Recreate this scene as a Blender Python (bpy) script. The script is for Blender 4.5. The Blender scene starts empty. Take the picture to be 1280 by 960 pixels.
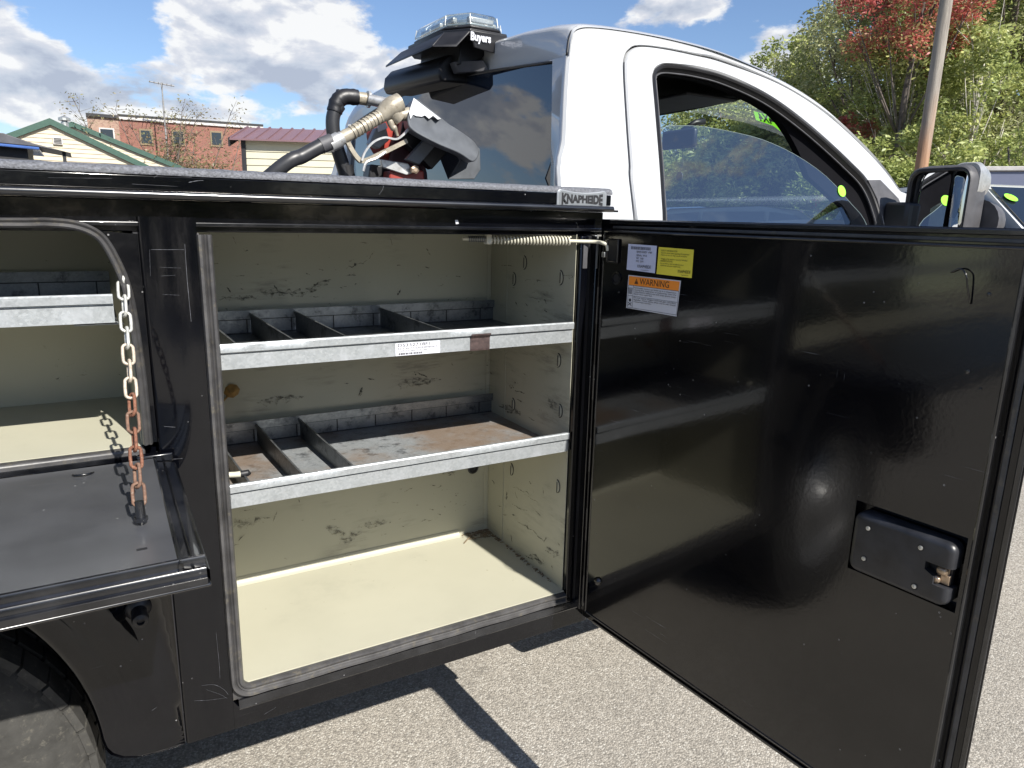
import bpy, math, random
from mathutils import Vector, Matrix, noise
import numpy as np
random.seed(7); RNG = np.random.default_rng(7)
sc = bpy.context.scene
COL = sc.collection
R = math.radians

# ------------------------------------------------------------------ camera
CAM = Vector((0, -1.25, 1.4125))
CR = Vector((0.86540375, -0.50058128, 0.02224263))
CU = Vector((0.09532642, 0.20805447, 0.97346095))
CF = Vector((0.49192401, 0.84031644, -0.22776974))
FP = 891.27
cam_d = bpy.data.cameras.new('camera'); cam_o = bpy.data.objects.new('camera', cam_d); COL.objects.link(cam_o)
m = Matrix.Identity(4)
for i in range(3):
    m[i][0] = CR[i]; m[i][1] = CU[i]; m[i][2] = -CF[i]; m[i][3] = CAM[i]
cam_o.matrix_world = m
cam_d.sensor_width = 36; cam_d.lens = 36 * FP / 1280; cam_d.clip_start = 0.02; cam_d.clip_end = 900
sc.camera = cam_o

# ------------------------------------------------------------------ sun, sky, exposure
SUN = Vector((0.19, -1.13, 1.0)).normalized()          # towards the sun
ld = bpy.data.lights.new('sun', 'SUN'); ld.energy = 5.0; ld.angle = R(0.5); ld.color = (1.0, 0.955, 0.88)
lo = bpy.data.objects.new('sun', ld); COL.objects.link(lo)
lo.rotation_euler = (-SUN).to_track_quat('-Z', 'Y').to_euler(); lo.location = (2, -9, 9)
sc.view_settings.view_transform = 'Standard'; sc.view_settings.look = 'None'
sc.view_settings.exposure = 0.85; sc.view_settings.gamma = 1
SKY_STRENGTH = 0.06

class NT:
    """small helper to wire shader nodes"""
    def __init__(s, nt): s.nt = nt; s.n = nt.nodes; s.l = nt.links
    def add(s, t, **kw):
        n = s.n.new(t)
        for k, v in kw.items(): setattr(n, k, v)
        return n
    def put(s, sock, v):
        if isinstance(v, bpy.types.NodeSocket): s.l.new(v, sock)
        elif v is not None: sock.default_value = v
    def math(s, op, a, b=None, c=None, clamp=False):
        n = s.add('ShaderNodeMath', operation=op, use_clamp=clamp)
        s.put(n.inputs[0], a)
        if b is not None: s.put(n.inputs[1], b)
        if c is not None: s.put(n.inputs[2], c)
        return n.outputs[0]
    def vmath(s, op, a, b=None):
        n = s.add('ShaderNodeVectorMath', operation=op); s.put(n.inputs[0], a)
        if b is not None: s.put(n.inputs[1], b)
        return n.outputs['Value'] if op in ('LENGTH', 'DISTANCE', 'DOT_PRODUCT') else n.outputs[0]
    def noise(s, vec, scale, detail=4, rough=0.55, dist=0.0):
        n = s.add('ShaderNodeTexNoise'); s.put(n.inputs['Vector'], vec); n.inputs['Scale'].default_value = scale
        n.inputs['Detail'].default_value = detail; n.inputs['Roughness'].default_value = rough; n.inputs['Distortion'].default_value = dist
        return n.outputs['Fac']
    def ramp(s, fac, stops, interp='LINEAR'):
        n = s.add('ShaderNodeValToRGB'); n.color_ramp.interpolation = interp; s.put(n.inputs[0], fac)
        e = n.color_ramp.elements
        while len(e) < len(stops): e.new(0.5)
        for el, (p, c) in zip(e, stops):
            el.position = p; el.color = (*c, 1) if len(c) == 3 else c
        return n.outputs[0]
    def step(s, v, a, b):
        n = s.add('ShaderNodeMapRange', interpolation_type='SMOOTHSTEP'); s.put(n.inputs[0], v)
        n.inputs[1].default_value = a; n.inputs[2].default_value = b; n.inputs[3].default_value = 0; n.inputs[4].default_value = 1
        return n.outputs[0]
    def mix(s, f, a, b):
        n = s.add('ShaderNodeMix', data_type='RGBA'); s.put(n.inputs[0], f); s.put(n.inputs[6], col4(a)); s.put(n.inputs[7], col4(b))
        return n.outputs[2]
    def mapping(s, vec, scale=(1, 1, 1), rot=(0, 0, 0), loc=(0, 0, 0)):
        n = s.add('ShaderNodeMapping'); s.put(n.inputs[0], vec)
        n.inputs['Scale'].default_value = scale; n.inputs['Rotation'].default_value = rot; n.inputs['Location'].default_value = loc
        return n.outputs[0]
def col4(c):
    if isinstance(c, (tuple, list)) and len(c) == 3: return (*c, 1)
    return c

def raydir(x, y):
    return (CF * FP + CR * (x - 640) - CU * (y - 480)).normalized()
world = bpy.data.worlds.new('World'); sc.world = world; world.use_nodes = True
w = NT(world.node_tree); w.n.clear()
tc = w.add('ShaderNodeTexCoord').outputs['Generated']
sky = w.add('ShaderNodeTexSky', sky_type='NISHITA', sun_disc=False)
sky.sun_elevation = math.asin(SUN.z); sky.sun_rotation = math.atan2(SUN.x, SUN.y)
sky.air_density = 1.0; sky.dust_density = 0.6; sky.ozone_density = 2.0; sky.altitude = 100
skyc = sky.outputs[0]
GN = Vector((-1, 0, 0.05)).normalized()
def mirrored(x, y):
    d = raydir(x, y); return d - GN * (2 * d.dot(GN))
RR = mirrored(650, 165); RR2 = mirrored(600, 150)
def cloud_density(vec):
    v = w.mapping(vec, (1, 1, 2.0))
    wob = w.noise(v, 9.0, 2)
    n1 = w.noise(v, 7.5, 9, 0.60, 0.15)
    d = n1
    for (x, y, rad, amp) in CLOUDS:
        c = x if y is None else raydir(x, y); c = Vector((c.x, c.y, c.z * 2.0))
        dist = w.vmath('DISTANCE', v, tuple(c))
        dist = w.math('ADD', dist, w.math('MULTIPLY', w.math('SUBTRACT', wob, 0.5), 0.05))
        g = w.step(dist, rad, rad * 0.25)
        d = w.math('MULTIPLY_ADD', g, amp, d)
    return d
CLOUDS = [(265, 45, .18, .14), (350, 30, .17, .14), (420, 80, .12, .12), (15, 70, .14, .15), (95, 135, .12, .15), (240, 118, .12, .13), (170, 165, .12, .10), (25, 125, .10, .12), (385, 130, .06, .15), (480, 85, .09, .14),
          (840, 15, .09, .16), (975, 62, .07, .14), (770, 40, .05, .05),
          (RR, None, .16, .24), (RR2, None, .10, .16), (560, 15, .13, -.12), (130, 50, .09, -.16), (350, 120, .05, -.10), (660, 20, .12, -.16), (900, 35, .06, -.10)]
d0 = cloud_density(tc)
def relief(vec): return w.noise(w.mapping(vec, (1, 1, 2.0)), 10.0, 7, 0.55, 0.2)
n_here = relief(tc); n_up = relief(w.vmath('ADD', tc, (0.003, -0.004, 0.012)))
big_here = w.noise(w.mapping(tc, (1, 1, 2.0)), 5.2, 2, 0.5, 0.15); big_up = w.noise(w.mapping(w.vmath('ADD', tc, (0.01, -0.01, 0.035)), (1, 1, 2.0)), 5.2, 2, 0.5, 0.15)
cov = w.step(d0, 0.535, 0.635)
lit = w.math('ADD', w.math('MULTIPLY', w.math('SUBTRACT', n_here, n_up), 4.2), w.math('MULTIPLY', w.math('SUBTRACT', big_here, big_up), 3.6))
thick = w.step(d0, 0.58, 0.80)
lum = w.math('ADD', lit, w.math('SUBTRACT', 0.86, w.math('MULTIPLY', thick, 0.26)), clamp=True)
ccol = w.ramp(lum, [(0.0, (0.47, 0.52, 0.63)), (0.35, (0.60, 0.65, 0.74)), (0.7, (0.74, 0.76, 0.82)), (1.0, (0.98, 0.98, 0.97))])
skys = w.add('ShaderNodeVectorMath', operation='MULTIPLY'); w.put(skys.inputs[0], skyc); skys.inputs[1].default_value = (1.08, 1.16, 1.32)
cls = w.add('ShaderNodeVectorMath', operation='SCALE'); w.put(cls.inputs[0], ccol); cls.inputs['Scale'].default_value = 0.56 / SKY_STRENGTH
mixed = w.mix(w.math('MULTIPLY', cov, 0.93), skys.outputs[0], cls.outputs[0])
bg = w.add('ShaderNodeBackground'); w.put(bg.inputs[0], mixed); bg.inputs[1].default_value = SKY_STRENGTH
wo = w.add('ShaderNodeOutputWorld'); w.l.new(bg.outputs[0], wo.inputs[0])

# ------------------------------------------------------------------ materials
def new_mat(name):
    mt = bpy.data.materials.new(name); mt.use_nodes = True
    t = NT(mt.node_tree); b = t.n.get('Principled BSDF')
    t.obj = t.add('ShaderNodeTexCoord').outputs['Object']; t.b = b
    return mt, t
def setb(t, **kw):
    names = {'base': 'Base Color', 'rough': 'Roughness', 'metal': 'Metallic', 'coat': 'Coat Weight', 'coatr': 'Coat Roughness', 'spec': 'Specular IOR Level', 'normal': 'Normal', 'emit': 'Emission Color', 'estr': 'Emission Strength', 'alpha': 'Alpha', 'trans': 'Transmission Weight', 'ior': 'IOR'}
    for k, v in kw.items(): t.put(t.b.inputs[names[k]], col4(v))
def bump(t, h, strength=0.3, dist=0.002):
    n = t.add('ShaderNodeBump'); n.inputs['Strength'].default_value = strength; n.inputs['Distance'].default_value = dist
    t.put(n.inputs['Height'], h); setb(t, normal=n.outputs[0])
def simple(name, base, rough=0.5, metal=0.0, var=0.15, scale=12, bmp=0.0, bscale=60, coat=0.0, spec=0.5, dirt=None):
    mt, t = new_mat(name)
    n = t.noise(t.obj, scale, 5)
    lo_ = tuple(c * (1 - var) for c in base); hi = tuple(min(1, c * (1 + var)) for c in base)
    c = t.ramp(n, [(0.3, lo_), (0.7, hi)])
    if dirt:
        n2 = t.noise(t.mapping(t.obj, loc=(3, 5, 1)), scale * 2.3, 7, 0.7)
        c = t.mix(t.step(n2, 0.52, 0.72), c, dirt)
    setb(t, base=c, rough=t.math('ADD', rough - 0.04, t.math('MULTIPLY', n, 0.1)), metal=metal, coat=coat, spec=spec)
    if bmp: bump(t, t.noise(t.obj, bscale, 4), bmp)
    return mt

def black_paint(name, rough, dust=0.35, even=False, spec=0.6, scr=1.0, coat=0.6, peel=0.02, coatr=0.03):
    mt, t = new_mat(name)
    fine = t.noise(t.mapping(t.obj, (1, 1, 1)), 7, 6, 0.6)
    # fine scratches, mostly horizontal
    s1 = t.noise(t.mapping(t.obj, (6, 6, 420), rot=(0, 0.06, 0)), 1.0, 3, 0.6)
    s2 = t.noise(t.mapping(t.obj, (300, 300, 9), rot=(0, 0.5, 0.2)), 1.0, 3, 0.6)
    msk = t.step(t.noise(t.obj, 5.5, 3), 0.50, 0.66)
    sc1 = t.math('MULTIPLY', t.step(s1, 0.70, 0.76), msk)
    sc2 = t.math('MULTIPLY', t.step(s2, 0.74, 0.79), t.step(t.noise(t.mapping(t.obj, loc=(9, 2, 4)), 6, 3), 0.52, 0.66))
    scratch = t.math('MULTIPLY', t.math('MAXIMUM', sc1, sc2), scr * 0.5)
    vor = t.add('ShaderNodeTexVoronoi'); t.put(vor.inputs['Vector'], t.obj); vor.inputs['Scale'].default_value = 70
    speck = t.math('MULTIPLY', t.math('LESS_THAN', vor.outputs['Distance'], 0.10), t.step(t.noise(t.obj, 24, 2), 0.58, 0.68))
    dustf = t.math('MULTIPLY', t.step(fine, -0.6, 1.2) if even else t.step(fine, 0.42, 0.75), dust * 0.05)
    base = t.mix(dustf, (0.0014, 0.0016, 0.0028), (0.26, 0.27, 0.29))
    base = t.mix(scratch, base, (0.33, 0.34, 0.37)); base = t.mix(t.math('MULTIPLY', speck, 0.45), base, (0.4, 0.4, 0.4))
    setb(t, base=base, rough=t.math('ADD', rough, t.math('MULTIPLY', fine, rough * 0.5)), spec=spec, coat=coat, coatr=coatr)
    if peel: bump(t, t.noise(t.obj, 160, 2), peel, 0.002)
    return mt
M = {}
M['paint'] = black_paint('black_body_paint', 0.075, dust=0.12, spec=0.42, coat=0.18)
M['doorpaint'] = black_paint('black_inner_door_paint', 0.09, dust=0.04, spec=0.45, scr=1.5, coat=0.42, peel=0.05, coatr=0.05)
M['frame'] = black_paint('black_frame_edge_paint', 0.20, dust=1.2, scr=1.4)
M['rail'] = black_paint('black_rail_paint', 0.2, dust=0.8, scr=1.5, spec=0.8, coatr=0.12)
M['lid'] = black_paint('black_lid_paint', 0.26, even=True, dust=6.0, spec=0.9, scr=0.8, coat=0.3, coatr=0.16)
def beige():
    mt, t = new_mat('beige_compartment_paint')
    big = t.noise(t.obj, 4, 4)
    base = t.ramp(big, [(0.3, (0.395, 0.384, 0.300)), (0.7, (0.43, 0.418, 0.328))])
    v = t.mapping(t.obj, (22, 22, 50))
    # dark rub marks: short streaks gathered in patches
    pa = t.noise(t.mapping(t.obj, loc=(1.7, 3.1, 0.4)), 6.5, 3, 0.6)
    st = t.noise(v, 1.6, 7, 0.72, 0.6)
    mk = t.math('MULTIPLY', t.step(st, 0.63, 0.68), t.step(pa, 0.47, 0.60))
    st2 = t.noise(t.mapping(t.obj, (50, 50, 50)), 1.0, 5, 0.7, 1.2)
    mk2 = t.math('MULTIPLY', t.step(st2, 0.66, 0.71), t.step(t.noise(t.mapping(t.obj, loc=(7, 1, 2)), 9, 2), 0.5, 0.62))
    smear = t.math('MULTIPLY', t.step(t.noise(t.mapping(t.obj, (3, 3, 20), loc=(0, 0, 2)), 2.2, 6, 0.75), 0.45, 0.66), t.step(t.noise(t.mapping(t.obj, loc=(4, 4, 4)), 5, 3), 0.5, 0.68))
    # only upright faces carry the rub marks, the floor stays clean
    geo = t.add('ShaderNodeNewGeometry'); sx = t.add('ShaderNodeSeparateXYZ'); t.put(sx.inputs[0], geo.outputs['True Normal'])
    wall = t.math('SUBTRACT', 1.0, t.math('ABSOLUTE', sx.outputs[2]))
    m_ = t.math('MULTIPLY', t.math('MAXIMUM', mk, mk2), t.math('MULTIPLY_ADD', wall, 0.85, 0.03))
    base = t.mix(t.math('MULTIPLY', smear, t.math('MULTIPLY_ADD', wall, 0.5, 0.12)), base, (0.12, 0.117, 0.10))
    base = t.mix(m_, base, (0.035, 0.035, 0.035))
    floorspot = t.math('MULTIPLY', t.step(t.noise(t.mapping(t.obj, (1, 1, 1)), 60, 3, 0.6), 0.72, 0.76), sx.outputs[2])
    base = t.mix(t.math('MULTIPLY', floorspot, 0.5, clamp=True), base, (0.2, 0.17, 0.1))
    setb(t, base=base, rough=0.42, spec=0.35)
    bump(t, t.noise(t.obj, 25, 3), 0.06, 0.003)
    return mt
M['beige'] = beige()
def galv(name, dark=1.0, rust=0.0):
    mt, t = new_mat(name); dark *= 0.8
    vor = t.add('ShaderNodeTexVoronoi'); t.put(vor.inputs['Vector'], t.mapping(t.obj, (1, 1, 1))); vor.inputs['Scale'].default_value = 260
    sep = t.add('ShaderNodeSeparateColor'); t.put(sep.inputs[0], vor.outputs['Color'])
    n = t.noise(t.obj, 18, 5)
    c = t.ramp(sep.outputs[0], [(0, (0.44 * dark, 0.47 * dark, 0.485 * dark)), (1, (0.54 * dark, 0.57 * dark, 0.585 * dark))])
    c = t.mix(t.step(n, 0.48, 0.75), c, (0.6 * dark, 0.63 * dark, 0.66 * dark))
    dark_blotch = t.math('MULTIPLY', t.step(t.noise(t.mapping(t.obj, (1, 1, 1)), 30, 7, 0.7), 0.50, 0.68), 0.75 if dark < 0.8 else 0.12)  # dark blotches, stronger on the darker steels
    c = t.mix(dark_blotch, c, (0.02, 0.022, 0.028))
    if rust:
        c = t.mix(t.math('MULTIPLY', t.step(t.noise(t.obj, 5, 6, 0.65), 0.36, 0.6), rust), c, (0.22, 0.155, 0.105))
    setb(t, base=c, metal=0.55 if dark > 0.6 and not rust else 0.75 if not rust else 0.25, rough=t.math('ADD', 0.36, t.math('MULTIPLY', sep.outputs[1], 0.16)), spec=0.5)
    bump(t, t.noise(t.obj, 90, 3), 0.08, 0.001)
    return mt
M['galv'] = galv('galvanised_steel_lip'); M['galvd'] = galv('stained_galvanised_steel', 0.46); M['tray'] = galv('rusty_galvanised_tray', 0.66, 0.8)  # dark steel carries shelf shade in its colour, on top of staining
M['rubber'] = simple('grey_rubber_seal', (0.055, 0.054, 0.055), 0.40, var=0.35, scale=30, bmp=0.15, bscale=90, dirt=(0.10, 0.09, 0.07))
M['liner'] = simple('textured_bed_liner', (0.1, 0.105, 0.12), 0.6, var=0.5, scale=260, bmp=1.0, bscale=320)
M['white'] = simple('white_cab_paint', (0.43, 0.44, 0.45), 0.22, var=0.012, scale=2, coat=0.8)
M['plastic'] = simple('black_plastic', (0.009, 0.009, 0.011), 0.42, var=0.3, scale=20, bmp=0.1, bscale=300)
M['plasticgrey'] = simple('weathered_grey_plastic', (0.06, 0.06, 0.066), 0.55, var=0.25, scale=25, bmp=0.2, bscale=400)
M['latch'] = simple('dusty_black_latch_plastic', (0.02, 0.021, 0.025), 0.38, var=0.4, scale=35, bmp=0.1, bscale=200)
M['headliner'] = simple('dark_headliner', (0.0045, 0.0045, 0.006), 0.9, spec=0.1, scale=40)
M['zinc'] = simple('zinc_steel', (0.55, 0.55, 0.52), 0.35, metal=0.8, var=0.2, scale=60)
M['brass'] = simple('bronze_latch_claw', (0.5, 0.38, 0.27), 0.35, metal=0.8, var=0.2, scale=90)
M['cream'] = simple('cream_spring_steel', (0.50, 0.48, 0.39), 0.4, var=0.12, scale=60)
M['rust'] = simple('rusty_chain_steel', (0.17, 0.07, 0.04), 0.75, metal=0.1, var=0.4, scale=160, bmp=0.6, bscale=500, dirt=(0.30, 0.20, 0.14))
M['rust2'] = simple('brown_rusted_chain_steel', (0.16, 0.09, 0.06), 0.75, metal=0.1, var=0.4, scale=160, bmp=0.6, bscale=500, dirt=(0.25, 0.20, 0.16))
M['chain'] = simple('zinc_chain_steel', (0.56, 0.56, 0.52), 0.45, metal=0.45, var=0.2, scale=160, bmp=0.2, bscale=400)
M['halfrust'] = simple('part_rusted_chain_steel', (0.48, 0.42, 0.34), 0.6, metal=0.3, var=0.2, scale=160, dirt=(0.3, 0.14, 0.07), bmp=0.3, bscale=400)
M['hose'] = simple('black_rubber_hose', (0.022, 0.023, 0.026), 0.4, var=0.2, scale=30)
M['tape'] = simple('dark_brown_tape', (0.05, 0.032, 0.03), 0.6, var=0.5, scale=120)
M['nozzle'] = simple('worn_tan_nozzle', (0.29, 0.26, 0.205), 0.45, var=0.25, scale=40, metal=0.2, bmp=0.2, bscale=150, dirt=(0.17, 0.14, 0.1))
M['alu'] = simple('dull_aluminium', (0.5, 0.5, 0.49), 0.4, metal=0.7, var=0.2, scale=40, dirt=(0.3, 0.28, 0.26))
M['red'] = simple('red_pump_paint', (0.26, 0.035, 0.025), 0.45, var=0.3, scale=30, dirt=(0.09, 0.03, 0.03))
M['maroon'] = simple('dark_maroon_pump', (0.05, 0.012, 0.018), 0.5, var=0.4, scale=30)
M['flap'] = simple('grey_holder_plastic', (0.085, 0.092, 0.102), 0.45, var=0.2, scale=25)
M['worn'] = simple('worn_white_paint', (0.5, 0.51, 0.53), 0.55, var=0.1, scale=70)
M['label'] = simple('white_label', (0.56, 0.57, 0.62), 0.45, var=0.05)
M['labellav'] = simple('pale_blue_label', (0.55, 0.58, 0.74), 0.4, var=0.05)
M['yellow'] = simple('yellow_label', (0.72, 0.62, 0.06), 0.4, var=0.08)
M['orange'] = simple('orange_label', (0.85, 0.27, 0.03), 0.4, var=0.05)
M['ink'] = simple('black_ink', (0.012, 0.012, 0.014), 0.5)
M['plate'] = simple('nickel_nameplate', (0.40, 0.42, 0.44), 0.33, metal=0.6, var=0.1, scale=30)
M['green'] = simple('fluorescent_green_sticker', (0.28, 0.85, 0.05), 0.5, var=0.06)
mt_ = bpy.data.materials.new('translucent_green_film'); mt_.use_nodes = True; t_ = NT(mt_.node_tree); t_.n.clear(); a_ = t_.add('ShaderNodeBsdfDiffuse'); a_.inputs[0].default_value = (.3, .85, .05, 1); b_ = t_.add('ShaderNodeBsdfTranslucent'); b_.inputs[0].default_value = (.3, .85, .05, 1); x_ = t_.add('ShaderNodeMixShader'); x_.inputs[0].default_value = 0.6; t_.l.new(a_.outputs[0], x_.inputs[1]); t_.l.new(b_.outputs[0], x_.inputs[2]); t_.l.new(x_.outputs[0], t_.add('ShaderNodeOutputMaterial').inputs[0]); M['greenfilm'] = mt_
M['tyre'] = simple('dusty_tyre_rubber', (0.035, 0.034, 0.031), 0.85, var=0.35, scale=30, bmp=0.6, bscale=90, dirt=(0.085, 0.08, 0.066))
M['tyred'] = simple('dark_tyre_rubber', (0.02, 0.02, 0.02), 0.75, var=0.3)
M['hub'] = simple('wheel_steel', (0.4, 0.4, 0.4), 0.35, metal=0.7)
M['leafdry'] = simple('dry_leaf', (0.32, 0.19, 0.06), 0.6, var=0.4, scale=80)
M['twig'] = simple('dry_twig', (0.2, 0.15, 0.09), 0.8, var=0.4, scale=80)
M['paper'] = simple('white_paper', (0.72, 0.70, 0.66), 0.7, var=0.06)

def glass(name, tint, ior, extra=0.0, rough=0.0):
    mt = bpy.data.materials.new(name); mt.use_nodes = True; t = NT(mt.node_tree); t.n.clear()
    tr = t.add('ShaderNodeBsdfTransparent'); tr.inputs[0].default_value = (*tint, 1)
    gl = t.add('ShaderNodeBsdfGlossy'); gl.inputs['Roughness'].default_value = rough; gl.inputs[0].default_value = (1, 1, 1, 1)
    fr = t.add('ShaderNodeFresnel'); gm = t.add('ShaderNodeNewGeometry')
    t.put(fr.inputs[0], t.math('ADD', ior, t.math('MULTIPLY', gm.outputs['Backfacing'], 1 / ior - ior)))
    f = t.math('ADD', fr.outputs[0], extra, clamp=True)
    mx = t.add('ShaderNodeMixShader'); t.put(mx.inputs[0], f); t.l.new(tr.outputs[0], mx.inputs[1]); t.l.new(gl.outputs[0], mx.inputs[2])
    o = t.add('ShaderNodeOutputMaterial'); t.l.new(mx.outputs[0], o.inputs[0]); return mt
M['glass'] = glass('side_window_glass', (0.70, 0.80, 0.88), 1.75, 0.13)
M['screen'] = glass('windscreen_glass', (0.85, 0.92, 0.90), 1.4)
M['lens'] = glass('clear_beacon_lens', (0.80, 0.84, 0.84), 1.6, 0.08, 0.05)
M['mirror'] = simple('mirror_glass', (0.85, 0.86, 0.87), 0.01, metal=1.0, var=0.0)
M['mirror'].node_tree.nodes['Principled BSDF'].inputs['Roughness'].default_value = 0.01
for l_ in list(M['mirror'].node_tree.links):
    if l_.to_socket.name == 'Roughness': M['mirror'].node_tree.links.remove(l_)
M['mirror'].node_tree.nodes['Principled BSDF'].inputs['Roughness'].default_value = 0.01
def darkglass(name, base, ior=1.9):
    mt, t = new_mat(name); setb(t, base=base, rough=0.015, spec=0.5, ior=ior); return mt
M['rearglass'] = darkglass('privacy_rear_glass', (0.008, 0.012, 0.022), 2.0)
M['carglass'] = darkglass('dark_car_glass', (0.01, 0.014, 0.02), 1.7)

# ------------------------------------------------------------------ mesh helpers
class MB:
    def __init__(s): s.v = []; s.f = []
    def pts(s, ps):
        i = len(s.v); s.v += [tuple(p) for p in ps]; return list(range(i, i + len(ps)))
    def box(s, x0, x1, y0, y1, z0, z1):
        s.hexa([(x0, y0, z0), (x1, y0, z0), (x1, y1, z0), (x0, y1, z0), (x0, y0, z1), (x1, y0, z1), (x1, y1, z1), (x0, y1, z1)]); return s
    def hexa(s, p):
        a = s.pts(p)
        for q in ((0, 3, 2, 1), (4, 5, 6, 7), (0, 1, 5, 4), (1, 2, 6, 5), (2, 3, 7, 6), (3, 0, 4, 7)): s.f.append([a[i] for i in q])
        return s
    def prism(s, poly, vec):
        n = len(poly); a = s.pts(poly); b = s.pts([Vector(p) + Vector(vec) for p in poly])
        s.f.append(a[::-1]); s.f.append(b)
        for i in range(n): s.f.append([a[i], a[(i + 1) % n], b[(i + 1) % n], b[i]])
        return s
    def grid(s, rows, close=False):
        idx = [s.pts(r) for r in rows]; n = len(rows[0])
        for i in range(len(rows) - 1):
            for j in range(n if close else n - 1):
                k = (j + 1) % n; s.f.append([idx[i][j], idx[i][k], idx[i + 1][k], idx[i + 1][j]])
        return idx
    def tube(s, path, r, n=10, caps=True):
        P_ = [Vector(p) for p in path]; rr = r if isinstance(r, (list, tuple)) else [r] * len(P_)
        rings = []; ref = None
        for i, p in enumerate(P_):
            d = (P_[min(i + 1, len(P_) - 1)] - P_[max(i - 1, 0)]).normalized()
            if ref is None: ref = d.orthogonal().normalized()
            ref = (ref - d * ref.dot(d)).normalized(); b = d.cross(ref)
            rings.append([p + (ref * math.cos(2 * math.pi * k / n) + b * math.sin(2 * math.pi * k / n)) * rr[i] for k in range(n)])
        idx = s.grid(rings, close=True)
        if caps: s.f.append(idx[0][::-1]); s.f.append(idx[-1])
        return s
    def sweep(s, path, prof, axis):
        """sweep a closed profile of (a, b): a along the in-plane normal, b along axis"""
        P_ = [Vector(p) for p in path]; ax = Vector(axis); rings = []
        for i, p in enumerate(P_):
            d = (P_[min(i + 1, len(P_) - 1)] - P_[max(i - 1, 0)]).normalized(); nn = d.cross(ax).normalized()
            rings.append([p + nn * a + ax * b for a, b in prof])
        idx = s.grid(rings, close=True); s.f.append(idx[0][::-1]); s.f.append(idx[-1]); return s
    def lathe(s, c, axis, prof, n=24, caps=True):
        c = Vector(c); ax = Vector(axis).normalized(); a = ax.orthogonal().normalized(); b = ax.cross(a)
        rings = [[c + ax * h + (a * math.cos(2 * math.pi * k / n) + b * math.sin(2 * math.pi * k / n)) * r for k in range(n)] for r, h in prof]
        idx = s.grid(rings, close=True)
        if caps: s.f.append(idx[0][::-1]); s.f.append(idx[-1])
        return s
    def build(s, name, mat, parent=None, smooth=False, bevel=0.0, segs=2, label=None, local=False):
        me = bpy.data.meshes.new(name); me.from_pydata(s.v, [], s.f); me.validate()
        import bmesh
        bm = bmesh.new(); bm.from_mesh(me); bmesh.ops.recalc_face_normals(bm, faces=bm.faces); bm.to_mesh(me); bm.free()
        me.materials.append(M[mat] if isinstance(mat, str) else mat)
        o = bpy.data.objects.new(name, me); COL.objects.link(o)
        if smooth: me.shade_smooth()
        if smooth == 'auto':
            me.shade_smooth()
            try: me.set_sharp_from_angle(angle=R(38))
            except Exception: pass
        if bevel:
            b = o.modifiers.new('bevel', 'BEVEL'); b.width = bevel; b.segments = segs; b.limit_method = 'ANGLE'; b.angle_limit = R(35); b.harden_normals = False
            me.shade_smooth(); me.set_sharp_from_angle(angle=R(50))
        if parent is not None:
            o.parent = parent
            if not local and parent.parent is None: o.location = -Vector(parent.location)
        if label: o['label'] = label
        return o
def empty(name, loc, label, cat, group=None, rz=0):
    o = bpy.data.objects.new(name, None); COL.objects.link(o); o.location = loc; o.rotation_euler = (0, 0, rz); o.empty_display_size = 0.2
    o['label'] = label; o['category'] = cat
    if group: o['group'] = group
    return o
def tag(o, label=None, cat=None, group=None, kind=None):
    if label: o['label'] = label
    if cat: o['category'] = cat
    if group: o['group'] = group
    if kind: o['kind'] = kind
    return o
def at(x, y, axis, val):
    """the point of the plane axis=val that a sight line through photo pixel x,y meets"""
    d = raydir(x, y); t = (val - CAM[axis]) / d[axis]; return CAM + d * t
def smoothpath(pts, sub=5):
    P_ = [Vector(p) for p in pts]; out = []
    for i in range(len(P_) - 1):
        p0 = P_[max(i - 1, 0)]; p1 = P_[i]; p2 = P_[i + 1]; p3 = P_[min(i + 2, len(P_) - 1)]
        for k in range(sub):
            t = k / sub
            out.append(0.5 * ((2 * p1) + (-p0 + p2) * t + (2 * p0 - 5 * p1 + 4 * p2 - p3) * t * t + (-p0 + 3 * p1 - 3 * p2 + p3) * t ** 3))
    out.append(P_[-1]); return out
def text_mesh(name, body, size, mat, parent, frame, warp=None, extrude=0.0, bold=0.0, width=None):
    """flat lettering; frame = (origin, right, up) in world space"""
    cu = bpy.data.curves.new(name, 'FONT'); cu.body = body; cu.size = size; cu.extrude = 0; cu.offset = bold; cu.resolution_u = 3
    to = bpy.data.objects.new(name + '_tmp', cu); COL.objects.link(to)
    dg = bpy.context.evaluated_depsgraph_get(); me = bpy.data.meshes.new_from_object(to.evaluated_get(dg))
    bpy.data.objects.remove(to)
    o0, rt, upv = [Vector(q) for q in frame]; nrm = rt.cross(upv)
    xs = [v.co.x for v in me.vertices]; ys = [v.co.y for v in me.vertices]
    W_ = max(xs) - min(xs); k = (width / W_) if width else 1.0; x0 = min(xs)
    for v in me.vertices:
        x = (v.co.x - x0) * k; y = v.co.y
        if warp: x, y = warp(x, y)
        v.co = o0 + rt * x + upv * y
    me.name = name; me.materials.clear(); me.materials.append(M[mat]); o = bpy.data.objects.new(name, me); COL.objects.link(o); o.parent = parent
    if parent.parent is None: o.location = -Vector(parent.location)
    return o
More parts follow.
